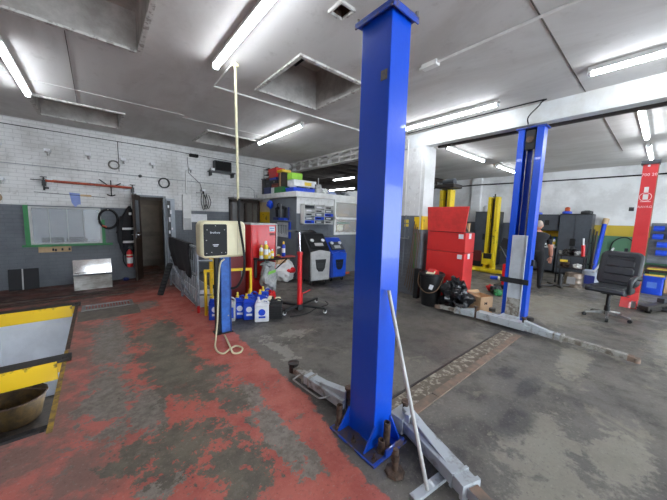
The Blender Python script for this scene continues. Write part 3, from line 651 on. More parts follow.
S('drive_belt',MB().tube([(1.345+.115*math.cos(a*PI/8),8.28,2.375+.115*math.sin(a*PI/8)) for a in range(16)],.016,8,1,True),BLACKR,'black ring hanging on the white wall over the doorway','belt',(1.345,8.28,2.26),smooth=True)
S('junction_box',MB().cy((.85,8.28,2.49),(.85,WY,2.49),.035),BLACK,'small round black junction box on the wall cable over the door','junction box',(.85,8.3,2.455))
S('alarm_box',MB().b(1.95,2.15,8.2,WY,3.12,3.19),DARK,'small black box under the ceiling above the doorway side','box',(2.05,8.25,3.12))
t=T('hanging_belts','cluster of black belts hanging on the wall between the door and the drop pipe','belts',(2.35,8.28,1.8))
t.p('rail',MB().b(2.1,2.5,8.25,WY,2.19,2.21),STEEL)
for k in range(3): x=2.26+k*.06; t.p('belt',MB().tube([(x-.04,8.27-k*.01,2.18),(x-.06,8.24,1.95),(x,8.24,1.74+k*.02),(x+.07,8.24,1.95),(x+.03+(.1 if k==4 else 0),8.27,2.15)],.009,6,4),BLACKR,smooth=True)
t=T('fuse_panel','tall narrow white metal panel low on the back wall','panel',(1.85,8.29,1.17))
t.p('panel',MB().b(1.75,1.95,8.27,WY,1.19,2.12),WHITE,bev=.004); t.p('cover',MB().b(1.77,1.93,8.258,8.27,1.19,1.5),LGREY); t.p('conduit',MB().cy((1.85,8.29,2.12),(1.85,8.29,2.75),.012),WHITE)
t=T('wall_shelf','black flat box on a small dark shelf high on the white wall','shelf',(2.75,8.2,2.78))
t.p('shelf_board',MB().b(2.40,3.10,8.08,WY,2.78,2.81),BLACK); t.p('bracket',MB().b(2.43,2.46,8.1,WY,2.68,2.78).b(3.03,3.06,8.1,WY,2.68,2.78),BLACK)
t.p('plug',MB().b(2.44,2.53,8.1,8.2,2.81,2.88),WHT)
t=T('black_case','black flat case standing on the high wall shelf','case',(2.75,8.2,2.811)); t.p('body',MB().rbox(2.53,3.0,8.12,8.26,2.811,3.10,.02,'y'),BLACK,bev=.006); t.p('front_panel',MB().b(2.56,2.97,8.113,8.12,2.84,3.07),DARK)
# boards on the floor by the wall
t=T('black_board','black fabric covered board leaning against the grey wall','board',(-1.19,8.27,0),group='boards')
for a,b_ in((-1.40,-1.21),(-1.205,-.98)): t.p('panel',MB().prism([(8.18,0.004),(8.22,0.0),(8.305,.41),(8.27,.42)],'x',a,b_),mat('charcoal_fabric',(38,39,42),.8),bev=.005)
t.p('stripe',MB().prism([(8.172,.01),(8.18,.008),(8.268,.415),(8.26,.42)],'x',-1.215,-1.195),LGREY)
t=T('polished_panel','mirror like metal sheet standing against the grey wall above the pale tilted one','metal sheet',(-.13,8.25,.22))
t.p('sheet',MB().prism([(8.235,.215),(8.245,.215),(8.30,.53),(8.29,.53)],'x',-.46,.20),MIRR); t.p('edge_strip',MB().b(-.46,.20,8.225,8.235,.205,.225),STEEL)
t.p('dark_band',MB().prism([(8.239,.24),(8.24,.24),(8.252,.30),(8.251,.30)],'x',-.44,.12),DARK)  # thin dark band across the lower part of the sheet
t=T('tilted_sheet','pale brushed metal sheet tilted from the wall down to the floor','metal sheet',(-.13,7.9,0))
t.p('sheet',MB().add([(-.46,8.22,.17),(.20,8.22,.17),(.18,7.52,.012),(-.42,7.50,.012),(-.46,8.22,.18),(.20,8.22,.18),(.18,7.52,.02),(-.42,7.50,.02)],[(0,1,2,3),(4,7,6,5),(0,4,5,1),(1,5,6,2),(2,6,7,3),(3,7,4,0)]),mat('pale_sheet',(214,214,210),.35,.3,(150,140,128),5,.7))
t.p('support',MB().b(-.4,.15,8.1,8.2,0,.13),DARK)
S('straw_hat',MB().ell((-1.52,8.22,1.83),.16,.05,.12,16,8),mat('straw',(168,142,112),.8,bump=.4),'round tan disc hanging on the wall at the left edge','hat',(-1.52,8.22,1.71),smooth=True)
# ---------------------------------------------------------------- pit beams and bucket
def pitbeam(y,label,w_=.17):
    t=T('jacking_beam',label,'beam',(-.8,y,0),group='yellow beams across the inspection pit')
    t.p('side_plate',MB().b(PIT[0]-.02,PIT[1]-.05,y-w_/2,y-w_/2+.012,-.165,.03).b(PIT[0]-.02,PIT[1]-.012,y+w_/2,y+w_/2+.012,-.165,.03),YEL,bev=.003)
    t.p('top_rail',MB().b(PIT[0]-.1,PIT[1]+.06,y-w_/2+.012,y+w_/2,.005,.035),GREASE)
    t.p('end_roller',MB().cy((PIT[1]-.01,y-.04,.02),(PIT[1]+.03,y-.04,.02),.03,n=10),GREASE)
pitbeam(6.38,'yellow steel beam across the far end of the white lined pit')
pitbeam(4.05,'yellow steel beam across the pit above the rusty drain bucket')
k=MB().b(-1.1,-.95,6.4,6.5,.036,.06).b(-.75,-.6,6.4,6.5,.036,.06)
t=T('drain_bucket','rusty yellow drain bucket standing down in the pit','bucket',(-.78,4.2,-.62))
t.p('shell',MB().lathe([(.17,-.62),(.19,-.60),(.24,-.36),(.25,-.355),(.245,-.35),(.235,-.36),(.18,-.58),(.01,-.585)],(-.76,4.22,0),20),mat('rusty_yellow',(84,64,26),.65,.0,(46,34,22),14,.9,.3),smooth=True)
t.p('rim',MB().tube([(-.76+.247*math.cos(a*PI/8),4.22+.247*math.sin(a*PI/8),-.355) for a in range(16)],.01,6,1,True),RUST)
t.p('handle',MB().tube([(-1.005,4.22,-.36),(-.89,4.2,-.30),(-.76,4.22,-.27),(-.63,4.2,-.30),(-.515,4.22,-.36)],.006),RUST)
t=T('drain_trolley','dark steel drain trolley standing in the pit under the bucket','trolley',(-.78,4.22,D))
t.p('tray',MB().b(-1.05,-.5,3.95,4.5,-.66,-.621),GREASE); 
for x in(-1.0,-.56):
    for y in(4.0,4.45): t.p('leg',MB().cy((x,y,D),(x,y,-.66),.02),GREASE)
#@@MIDDLE
# ---------------------------------------------------------------- guard rail, cloth, bumper
t=T('guard_rail','grey tubular guard railing with upright bars beside the red walkway','railing',(1.2,5.9,0))
gm=mat('galvanised_paint',(150,158,166),.4,.3,(110,114,118),8,.6)
for y in(4.80,5.95,7.05): t.p('post',MB().cy((1.2,y,0.01),(1.2,y,1.05),.022),gm,smooth=True)
t.p('post_foot',MB().cy((1.2,4.8,0),(1.2,4.8,.12),.0235),RED)
t.p('top_rail',MB().tube([(1.2,7.05,1.0),(1.2,6.9,1.08),(1.2,5.0,1.08),(1.2,4.85,1.05),(1.2,4.80,.95)],.022,8,3),gm,smooth=True)
t.p('lower_rail',MB().cy((1.2,4.8,.12),(1.2,7.05,.12),.018).cy((1.2,4.8,.62),(1.2,7.05,.62),.014),gm)
t.p('brace',MB().cy((1.2,7.05,.55),(1.2,4.85,.08),.018).cy((1.2,4.8,.30),(1.38,4.7,.30),.014).cy((1.2,4.8,.86),(1.42,4.75,.86),.018),gm)
for i in range(17): t.p('bar',MB().cy((1.2,4.93+i*.125,.12),(1.2,4.93+i*.125,1.06),.007,n=8),gm)
cm=MB();n=14;v=[];f=[]
for s_,xo in((0,1.165),(1,1.235)):
    for i in range(n+1):
        y=5.15+i*1.75/n
        for k in range(7):
            L_=(.55 if 2<i<11 else .42) if s_==0 else .30
            if s_==0 and i<4: L_=.60-.03*i
            v.append((xo+(.02*math.sin(i*1.3+k)*k/6)*(1 if s_ else -1),y+.03*math.sin(k),1.11-L_*k/6))
for s_ in(0,1):
    o_=s_*(n+1)*7
    for i in range(n):
        for k in range(6): a=o_+i*7+k; f.append((a,a+1,a+8,a+7))
for i in range(n): a=i*7; b_=(n+1)*7+i*7; f.append((a,a+7,b_+7,b_))
cm.add(v,f); o=S('black_cloth',cm,SHIRT,'black cloth draped over the top of the guard railing','cloth',(1.2,6.0,.5),smooth=True)
q=o.modifiers.new('s','SOLIDIFY'); q.thickness=.008
t=T('rubber_bumper','ribbed black rubber bumper leaning beside the railing near the doorway','bumper',(.87,6.2,0))
bm_=MB(); bm_.beam((.86,6.18,.03),(1.10,6.45,.60),.11,.05); t.p('block',bm_,BLACKR,bev=.015)
for i in range(10): a=i/10; t.p('rib',MB().beam((.86+.24*a-.004,6.18+.27*a-.012,.04+.57*a+.03),(.86+.24*a+.010,6.18+.27*a+.0,.04+.57*a+.055),.10,.01),BLACK)
t=T('white_trough','low white panelled box lying behind the guard railing','box',(1.39,6.0,0))
t.p('side',MB().b(1.26,1.28,5.1,6.9,.0,.30),WHT); t.p('side',MB().b(1.26,1.52,5.07,5.1,.0,.30),WHT); t.p('side',MB().b(1.50,1.52,5.1,6.9,.0,.30),WHT); t.p('lining',MB().b(1.28,1.50,5.1,6.9,.02,.06),MGREY)
t=T('folding_steps','dark frame with grey bars stored behind the railing','steps',(1.6,5.6,.061))
t.p('frame',MB().cy((1.6,5.3,.08),(1.9,6.3,.75),.02).cy((1.9,5.3,.08),(2.1,6.3,.75),.02),DARK)
for i in range(5): a=i/5; t.p('rung',MB().cy((1.6+.3*a,5.3+a,.08+.67*a),(1.9+.2*a,5.3+a,.08+.67*a),.014),STEEL)
# yellow frame
t=T('crash_barrier','yellow square tube guard frame behind the blue control post','frame',(1.65,4.45,0))
t.p('post',MB().b(1.24,1.28,4.58,4.62,0,.74),YEL,bev=.004); t.p('post',MB().b(1.90,1.94,4.38,4.42,0,.74),YEL,bev=.004)
t.p('top_rail',MB().beam((1.24,4.60,.725),(1.94,4.40,.725),.04,.04),YEL); t.p('upright',MB().b(1.42,1.45,4.75,4.78,.45,1.0),YEL)
t.p('post',MB().b(1.40,1.44,4.84,4.88,0,.9),YEL)
# ---------------------------------------------------------------- control post with cream box, drop pipe and hoses
t=T('control_post','blue and black square post carrying the cream coloured box','post',(1.27,3.8,0))
t.p('blue_face',MB().b(1.22,1.345,3.74,3.86,.012,1.10),mat('post_blue',(54,110,196),.45,c2=(40,70,130),scale=9,amt=.6),bev=.004)
t.p('black_flank',MB().b(1.165,1.218,3.78,3.86,.012,1.10),BLACK); t.p('foot_plate',MB().b(1.14,1.37,3.72,3.88,0,.012),GREASE)
t.p('screw',MB().cy((1.31,3.733,.24),(1.31,3.74,.24),.01),STEEL); t.p('edge_strip',MB().b(1.335,1.352,3.73,3.74,.012,1.08),mat('post_edge',(28,60,130),.5))
t=T('cream_control_box','rounded cream box with a black face panel mounted on the blue post','control box',(1.25,3.7,1.06))
bx=MB(); bx.rbox(.95,1.52,3.62,3.86,1.06,1.53,.07,'y',k=5); t.p('casing',bx,CREAM,bev=.03,smooth=True)
t.p('bezel',MB().rbox(.972,1.272,3.612,3.622,1.085,1.50,.03,'y'),CREAM); fc=t.p('face_panel',MB().rbox(.98,1.262,3.606,3.613,1.095,1.49,.02,'y'),mat('instrument_black',(18,19,23),.65))
off=t.loc
text('lettering','Bradbury',.032,mat('lettering_white',(206,210,216),.5),fc,(1.115,3.604,1.385),(R(90),0,0),off=(0,0,0) if 0 else off)
t.p('small_print',MB().b(1.085,1.155,3.603,3.606,1.228,1.238).b(1.095,1.145,3.603,3.606,1.212,1.220),M['lettering_white'],parent=fc)
for x,z in((1.02,1.42),(1.23,1.42),(1.01,1.29),(1.01,1.13),(1.07,1.14),(1.19,1.13),(1.24,1.13),(1.12,1.47)): t.p('screw',MB().cy((x,3.60,z),(x,3.607,z),.006,n=8),STEEL)
t.p('seam',MB().b(1.40,1.404,3.618,3.63,1.09,1.5),mat('seam_tan',(196,186,150),.6)); 
t=T('drop_pipe','thin cream pipe dropping from the ceiling to the cream box','pipe',(1.42,3.6,1.531))
t.p('pipe',MB().cy((1.325,3.43,CE),(1.40,3.58,1.80),.015,n=12),CREAMC,smooth=True); t.p('lower_sleeve',MB().cy((1.40,3.58,1.80),(1.42,3.60,1.535),.012),BLACK); t.p('bend',MB().cy((1.29,3.43,CE-.03),(1.36,3.43,CE-.03),.022),CREAMC)
S('black_hose',MB().tube([(1.41,3.57,1.82),(1.40,3.56,1.58),(1.41,3.55,1.45),(1.45,3.55,1.2),(1.465,3.55,1.0),(1.46,3.58,.82),(1.42,3.66,.66),(1.37,3.71,.62),(1.348,3.73,.62)],.016,8,5),BLACKR,'black hose looping from the cream box back to the blue post','hose',(1.45,3.6,.6),smooth=True)
S('cream_cable',MB().tube([(1.26,3.715,1.03),(1.20,3.71,.95),(1.17,3.70,.6),(1.14,3.66,.25),(1.08,3.55,.03),(1.02,3.38,.016),(1.00,3.22,.016),(1.04,3.14,.016),(1.13,3.20,.016),(1.22,3.24,.017),(1.26,3.14,.018),(1.20,3.05,.018),(1.13,3.08,.02),(1.15,3.25,.035),(1.20,3.50,.016),(1.22,3.64,.016)],.011,8,6),CREAMC,'cream rubber cable hanging down the blue post and looped on the floor','cable',(1.15,3.3,0),smooth=True)
# ---------------------------------------------------------------- red tool cabinets
def cabinet():
    x0,x1,y0,y1=2.07,2.56,4.72,5.2
    t=T('tool_cabinet','tall red steel tool cabinet behind the cream box with a white trimmed top','cabinet',(2.3,4.95,0))
    t.p('body',MB().b(x0,x1,y0,y1,.85,1.45),RED,bev=.004)
    t.p('lower_body',MB().b(x0,x0+.06,y0,y1,.0,.85).b(x1-.02,x1,y0,y1,0,.85).b(x0,x1,y1-.02,y1,0,.85).b(x0,x1,y0,y1,.0,.05).b(x0,x1,y0,y1,.42,.44),RED)
    t.p('lid_door',MB().b(x0+.02,x1-.02,y0-.012,y0-.001,.88,1.44),RED,bev=.003)
    t.p('top_trim',MB().b(x0-.01,x1+.02,y0-.02,y1,1.45,1.475).b(x1-.0,x1+.02,y0-.02,y0,.86,1.45),LGREY)
    d=t.p('label_sticker',MB().b(x1-.14,x1-.03,y0-.016,y0-.012,1.33,1.42),WHT); t.p('printed_bars',MB().b(x1-.12,x1-.05,y0-.018,y0-.016,1.345,1.36).b(x1-.13,x1-.04,y0-.018,y0-.016,1.38,1.40),mat('print_blue',(90,130,190),.5),parent=d)
    t.p('small_plate',MB().b(x1-.13,x1-.03,y0-.016,y0-.012,1.26,1.30),mat('dark_red_plate',(120,30,30),.5))
    t.p('shelf',MB().b(x0+.04,x1+.25,y0-.26,y0-.0,.83,.85),DARK); t.p('tray',MB().b(x1+.0,x1+.32,y0-.2,y0-.02,.851,.865),mat('tray_red',(160,50,44),.5))
    t.p('shock_absorber',MB().cy((x0+.07,y0-.03,.5),(x0+.07,y0-.03,.86),.03),GREASE,smooth=True)
    t.p('shelf_bracket',MB().beam((x1-.02,y0-.01,.6),(x1+.2,y0-.1,.82),.02,.02),DARK)
cabinet()
t=T('maroon_cabinet','low dark red cabinet between the yellow frame and the red tool cabinet','cabinet',(1.8,5.0,0))
t.p('body',MB().b(1.62,2.05,4.92,5.35,.02,1.16),mat('maroon',(128,36,38),.5),bev=.004); t.p('door',MB().b(1.64,2.03,4.908,4.918,.06,1.1),mat('maroon2',(120,34,36),.5)); t.p('handle',MB().b(1.95,1.98,4.89,4.908,.5,.62),CHROME)
def spray(x,y,z,h,r,mc,mcap,label,grp='bottles on the cabinet shelf'):
    t=T('spray_can',label,'bottle',(x,y,z),group=grp)
    t.p('can',MB().lathe([(r*.9,0),(r,.005),(r,h*.72),(r*.55,h*.8),(r*.5,h*.82)],(x,y,z),14),mc,smooth=True)
    t.p('cap',MB().lathe([(r*.55,h*.82),(r*.55,h*.97),(r*.4,h)],(x,y,z),12),mcap,smooth=True)
    t.p('label_band',MB().lathe([(r*1.02,h*.25),(r*1.02,h*.55)],(x,y,z),14),AMBER if mc is WHT else WHT)
spray(2.20,4.58,.851,.25,.034,WHT,YEL,'white bottle leftmost on the red cabinet shelf')
spray(2.27,4.54,.851,.32,.040,AMBER,WHT,'tall yellow bottle second on the red cabinet shelf')
spray(2.34,4.57,.851,.20,.032,WHT,BLACK,'short white bottle with a black cap on the cabinet shelf')
spray(2.40,4.55,.851,.17,.028,AMBER,WHT,'small yellow bottle on the right of the cabinet shelf')
spray(2.66,4.60,.866,.28,.033,ROYAL,AMBER,'blue spray can with a yellow cap on the red side tray')
def bag(name,ma,label,c,r,seed,jit=.5,extra=None,fr=2.2):
    t=T(name,label,'bag',(c[0],c[1],c[2]-r[2]*.92),0)
    t.p('bag_body',MB().ell(c,*r,n=26,m_=18,jit=jit,fr=fr,seed=seed),ma,smooth=True)
    if extra: extra(t)
    return t
def ex(t):
    t.p('printed_logo',MB().prism([(2.22,.60),(2.36,.63),(2.37,.68),(2.23,.65)],'y',4.352,4.36),mat('print_green',(120,190,70),.5)); t.p('bag_collar',MB().ell((2.30,4.5,.75),.12,.10,.05,20,8,.6,fr=5,seed=3),BAGC,smooth=True)
    t.p('hook',MB().cy((2.31,4.5,.77),(2.31,4.55,.83),.006),STEEL)
bag('rubbish_bag',BAGC,'crumpled grey see-through rubbish bag hanging under the cabinet shelf',(2.30,4.50,.50),(.13,.13,.30),4,.5,ex)
t=T('red_cone_bag','red and white plastic wrapper lying behind the white jerrycan','wrapper',(2.2,4.2,.0)); t.p('wrap',MB().ell((2.22,4.22,.16),.08,.08,.17,16,10,.7,seed=8),RED,smooth=True); t.p('white_end',MB().ell((2.10,4.12,.24),.10,.06,.06,14,9,.5,seed=9),CREAM,smooth=True)
t.p('white_end',MB().cy((2.26,4.06,.0),(2.26,4.08,.26),.045),CREAM,smooth=True)
def bottle(x,y,rz,label,ma=None,cap=None,sc_=1.0,can=False):
    ma=ma or ROYAL; cap=cap or AMBER
    t=T('oil_bottle' if not can else 'jerrycan',label,'bottle' if not can else 'jerrycan',(x,y,0),R(rz),'oil bottles on the floor' if not can else None,local=True)
    a=MB(); w_,d,h=(.09*sc_,.06*sc_,.335*sc_) if not can else (.095*sc_,.075*sc_,.27*sc_)
    a.rbox(-w_,w_,-d,d,0,h*.8,.02,'z')
    # shoulder sloping to the neck at one side, with a hollow handle
    a.prism([(-w_,h*.8),(w_,h*.8),(w_*.95,h*.86),(-w_*.1,h*.98),(-w_*.75,h)],'y',-d*.8,d*.8)
    t.p('body',a,ma,bev=.008,smooth=True)
    hz=h*.9; t.p('handle',MB().tube([(-w_*.2,0,h*.97),(w_*.35,0,h*1.07),(w_*.9,0,h*.98),(w_*.95,0,h*.8)],.013*sc_,8),ma,smooth=True)
    t.p('cap',MB().cy((-w_*.45,0,h*.97),(-w_*.45,0,h*1.07),.027*sc_,n=12).cy((-w_*.45,0,h*1.07),(-w_*.45,0,h*1.22),.016*sc_,n=10),cap,smooth=True)
    lb=t.p('label_patch',MB().b(-w_*.8,w_*.8,-d-.002,-d,h*.16,h*.66),mat('oil_label',(36,84,210),.4) if not can else (WHT if ma is WHT else BLACK))
    t.p('label_mark',MB().b(-w_*.45,w_*.5,-d-.003,-d-.002,h*.2,h*.30).cy((0,-d-.003,h*.5),(0,-d-.002,h*.5),w_*.5,n=12),WHT if not can else (ROYAL if ma is WHT else BLACK),parent=lb)
    if can and ma is not WHT:
        for k in range(5): t.p('groove',MB().b(-w_-.003,w_+.003,-d-.003,d+.003,h*(.12+.13*k),h*(.12+.13*k)+.012),BLACKR)
bottle(1.33,4.36,-25,'blue oil bottle with yellow cap standing left of the blue control post')
bottle(1.66,4.20,-30,'blue oil bottle with yellow cap, first to the right of the control post')
bottle(1.75,4.07,-25,'blue oil bottle with yellow cap at the front beside the white jerrycan')
bottle(1.90,4.30,-28,'blue oil bottle with yellow cap in the second row left of the red wrapper')
bottle(2.16,4.34,-20,'blue oil bottle with yellow cap furthest back under the grey bag')
bottle(2.02,4.16,-35,'blue oil bottle with yellow cap just behind the white jerrycan')
bottle(1.48,4.18,-30,'off white oil bottle half hidden by the blue control post',LGREY,LGREY)
bottle(1.88,3.90,-25,'white jerrycan with blue print on the floor in front of the oil bottles',WHT,WHT,1.12,True)
bottle(2.11,3.88,-28,'ribbed black jerrycan on the floor right of the white one',BLACK,BLACK,1.05,True)
def ex2(t):
    t.p('printed_mark',MB().ell((3.62,5.86,.30),.12,.03,.07,14,8,.4,seed=2),RED,smooth=True); t.p('rubbish_top',MB().ell((3.50,6.1,.48),.15,.12,.12,16,9,.9,fr=5,seed=6),CARD,smooth=True)
bag('carrier_bag',BAGW,'white and red carrier bag stuffed with rubbish by the grey office wall',(3.52,6.05,.26),(.27,.21,.26),11,.4,ex2)
t=T('paper_carton','open carton of wrappers with black bag behind the white carrier bag','box',(3.5,6.75,0)); t.p('black_wrap',MB().ell((3.42,6.8,.5),.2,.15,.22,16,10,.8,seed=5),BAGB,smooth=True); t.p('carton',MB().b(3.25,3.7,6.6,6.95,0,.42),CARD); t.p('paper',MB().c(3.6,6.7,.76,.3,.12,.03,ry=-.2),WHT); t.p('yellow_pack',MB().c(3.62,6.62,.56,.16,.1,.08),AMBER)
# transmission jack
t=T('transmission_jack','red upright hydraulic jack on four black castered legs','jack',(2.57,3.9,0),R(.01),local=True)
t.p('cylinder',MB().cy((0,0,.10),(0,0,1.02),.040,n=16).cy((0,0,.98),(0,0,1.03),.05,n=16),RED,smooth=True)
t.p('piston',MB().cy((0,0,1.03),(-.02,0,1.36),.018),CHROME,smooth=True); t.p('saddle',MB().c(-.02,0,1.375,.14,.12,.03).c(.12,.05,1.38,.16,.02,.03,.3).c(-.14,.03,1.38,.14,.02,.03,-.2),BLACK)
t.p('hub',MB().c(0,0,.09,.12,.12,.09),BLACK)
for dx,dy in((-.30,-.02),(.30,-.33),(-.20,.50),(.55,.25)):
    L_=math.hypot(dx,dy); t.p('leg',MB().beam((0,0,.115),(dx,dy,.085),.05,.03),BLACK)
    w_=t.p('caster',MB().cy((dx,dy-.012,.035),(dx,dy+.012,.035),.034,n=14),LGREY,smooth=True); t.p('caster_fork',MB().b(dx-.02,dx+.02,dy-.018,dy-.013,.03,.08).b(dx-.02,dx+.02,dy+.013,dy+.018,.03,.08),BLACK,parent=w_)
t.p('foot_pedal',MB().tube([(.03,0,.3),(.12,-.02,.33),(.2,-.03,.36)],.009),RED); t.p('pump',MB().cy((.06,.03,.12),(.06,.03,.32),.022),RED)
S('floor_cable',MB().tube([(2.3,3.75,.008),(2.6,3.72,.008),(2.9,3.85,.008),(3.2,3.9,.008),(3.3,4.1,.008)],.007),BLACKR,'thin black cable lying on the floor around the red jack','cable',(2.8,3.8,0),smooth=True)
# ---------------------------------------------------------------- air conditioning service machines
def acmach(x,y,w_,d,h,body,shell,label,rz,insc):
    t=T('service_machine',label,'machine',(x,y,0),R(rz),local=True)
    side=[(-d/2,.10),(d/2,.10),(d/2,h*.93),(d/2-.08,h),(d/2-.18,h*.99),(-d/2+.06,h*.74),(-d/2-.02,h*.66),(-d/2+.0,h*.4)]
    t.p('shell',MB().prism(side,'x',-w_/2,w_/2),shell,bev=.02)
    n_=[(-w_/2+.03,.13),(w_/2-.03,.13),(w_/2-.02,h*.5),(w_/2-.01,h*.66),(0,h*.70),(-w_/2+.01,h*.66),(-w_/2+.02,h*.5)]
    a=MB(); a.prism([(p[0],p[1]) for p in n_],'y',-d/2-.05,-d/2+.03); t.p('front_cover',a,body,bev=.015)
    t.p('front_inset',MB().prism([(-w_*.26,h*.52),(w_*.26,h*.52),(w_*.2,h*.34),(w_*.1,h*.28),(-w_*.1,h*.28),(-w_*.2,h*.34)],'y',-d/2-.058,-d/2-.05),BLACK)
    t.p('inset_panel',MB().prism([(-w_*.18,h*.45),(w_*.18,h*.45),(w_*.13,h*.35),(-w_*.13,h*.35)],'y',-d/2-.064,-d/2-.058),insc)
    # control panel on the slope
    T_=Matrix.Translation((0,-d/2+.10,h*.79))@Matrix.Rotation(math.atan2(h*.25,d-.24),4,'X')
    cp=t.p('control_panel',MB().b(-w_*.42,w_*.42,-.10,.16,0,.03,T_),BLACK if shell is BLACK else DGREY,bev=.006)
    t.p('screen',MB().b(-w_*.2,w_*.2,-.06,.03,.03,.036,T_),LGREY,parent=cp)
    for s in(-1,1): t.p('gauge',MB().cy(T_@Vector((s*w_*.26,.11,.03)),T_@Vector((s*w_*.26,.11,.05)),.045,n=16),WHT,parent=cp,smooth=True)
    for sx in(-1,1):
        for sy in(-1,1):
            c_=t.p('caster',MB().cy((sx*w_*.36-.015,sy*d*.36,.045),(sx*w_*.36+.015,sy*d*.36,.045),.045,n=14),BLACK,smooth=True)
            t.p('caster_fork',MB().b(sx*w_*.36-.022,sx*w_*.36-.016,sy*d*.36-.02,sy*d*.36+.02,.04,.11).b(sx*w_*.36+.016,sx*w_*.36+.022,sy*d*.36-.02,sy*d*.36+.02,.04,.11),STEEL,parent=c_)
    return t
a1=acmach(4.06,5.50,.54,.58,1.22,LGREY,BLACK,'silver and black air conditioning service machine on casters by the office wall',-12,mat('inset_dark',(50,50,54),.3))
a1.p('top_hood',MB().tube([(-.22,.2,.85),(-.22,.26,1.12),(-.1,.28,1.24),(.08,.28,1.22),(.2,.27,1.05),(.26,.2,.8)],[.04,.05,.06,.06,.05,.035],10),BLACKR,smooth=True)
a1.p('paper',MB().c(0.02,-.02,1.03,.24,.14,.02,rx=.6),WHT); a1.p('tray_label',MB().c(.08,-.27,.80,.12,.02,.05),CREAM)
a2=acmach(4.72,5.58,.46,.52,1.10,mat('machine_blue',(28,82,206),.35),mat('machine_blue_shell',(22,66,180),.4),'blue air conditioning service machine right of the silver one',-8,mat('inset_dark2',(30,34,60),.3))
a2.p('lettering_strip',MB().b(-.12,.12,-.308,-.301,.27,.30).b(-.05,.05,-.308,-.301,.55,.575),mat('dark_blue_print',(16,36,110),.5))
S('orange_clamp',MB().c(5.5,5.85,.04,.14,.04,.05),mat('orange',(220,90,40),.5),'tiny orange clamp on the floor right of the blue machine','clamp',(5.5,5.85,.015))
# ---------------------------------------------------------------- office block
OG=MBR
st('wall_office',MB().b(3.9,3.96,6.1,8.32,0,2.13).b(3.96,5.13,6.1,6.16,0,2.13).b(6.1,8.5,6.1,6.16,0,2.13).b(5.13,6.1,6.1,6.16,0,1.14),MBR)
wo=bpy.data.objects['wall_office']
bo=MB(); rnd=random.Random(9); k=0; z=0
while z<2.1:
    u=3.9-(.1125 if k%2 else 0)
    while u<5.1:
        a=max(u,3.905); b_=min(u+.225,5.12)
        if b_-a>.03: bo.b(a+.005,b_-.005,6.1-.005-rnd.random()*.005,6.102,z+.005,z+.07)
        u+=.225
    z+=.075;k+=1
o=mk('bricks',bo,MBR,wo); o['kind']='stuff'
st('grey_side',MB().b(3.893,3.90,6.1,7.54,.0,2.12),mat('side_grey',(112,117,122),.6),wo)
st('roof_slab',MB().b(3.82,8.5,6.02,8.32,2.13,2.26),WHITE); st('wood_top',MB().b(2.95,3.82,7.85,8.31,2.09,2.13),mat('slab_grey',(150,148,146),.6))
st('yellow_band',MB().b(3.894,3.90,7.56,8.2,1.42,1.74),YEL,wo); st('green_band',MB().b(3.894,3.90,7.56,8.2,1.30,1.42),GREEN,wo); st('cream_band',MB().b(3.894,3.90,7.56,8.2,1.74,2.03),mat('cream_wall',(216,198,160),.6),wo)
w2=st('window_2',MB().b(5.13,6.1,6.06,6.14,1.14,1.20).b(5.13,6.1,6.06,6.14,2.06,2.13).b(5.13,5.19,6.06,6.14,1.2,2.06).b(5.13,6.1,6.06,6.14,1.58,1.64),WHITE)
st('pane',MB().b(5.19,6.1,6.11,6.116,1.2,1.58),GLASS,w2); st('pane',MB().b(5.19,6.1,6.11,6.116,1.64,2.06),GLASS,w2)
st('inner_wall',MB().b(5.19,6.1,6.14,6.15,1.2,2.06),mat('office_warm',(170,152,126),.7,c2=(120,106,90),scale=5,amt=.7),w2)
for x,z,w_,h_,mm in((5.3,1.26,.22,.16,CREAM),(5.6,1.3,.15,.2,WOODL),(5.3,1.45,.5,.05,GREEN),(5.35,1.68,.35,.06,WOODL)): st('notice',MB().b(x,x+w_,6.125,6.135,z,z+h_),mm,w2)
# dark glazed wooden partition on the back wall
t=T('glazed_partition','dark brown wooden glazed double door unit on the back wall behind the cream box','cabinet',(3.45,8.2,0))
t.p('frame',MB().b(2.97,3.03,8.18,8.31,0,2.05).b(3.42,3.48,8.18,8.31,0,2.05).b(3.82,3.88,8.18,8.31,0,2.05).b(2.97,3.88,8.18,8.31,1.99,2.08).b(3.03,3.82,8.18,8.31,.0,.9),WOODD)
for a in(3.03,3.48):
    t.p('pane',MB().b(a,a+.36,8.24,8.245,.9,1.99),mat('dirty_pane',(96,92,88),.2)); t.p('mullion',MB().b(a+.17,a+.2,8.22,8.24,.9,1.99),WOODD)
S('paper_sheet',MB().b(1.95,2.35,8.28,8.31,1.40,1.62),WHT,'white sheet on the grey wall just above the cream box','paper',(2.15,8.3,1.4))
# storage drawers on the office wall
t=T('drawer_rack','white wall rack with three columns of small parts drawers','rack',(4.48,5.98,1.45))
t.p('rack_frame',MB().b(4.0,4.96,5.93,6.08,1.44,1.455).b(4.0,4.96,5.93,6.08,1.93,1.945).b(4.0,4.96,6.06,6.08,1.45,1.94),WHITE)
for x in(4.0,4.32,4.64,4.945): t.p('side',MB().b(x,x+.015,5.90,6.08,1.44,1.95),WHITE)
for i in range(3):
    for j in range(5):
        x=4.02+i*.32; z=1.46+j*.095; dr=t.p('drawer',MB().b(x,x+.295,5.90,6.05,z,z+.075),[ROYAL,LGREY,DGREY,MGREY,LGREY][(i*2+j*3)%5]); t.p('label_strip',MB().b(x+.04,x+.2,5.893,5.90,z+.02,z+.05),WHT if (i+j)%2 else DARK,parent=dr)
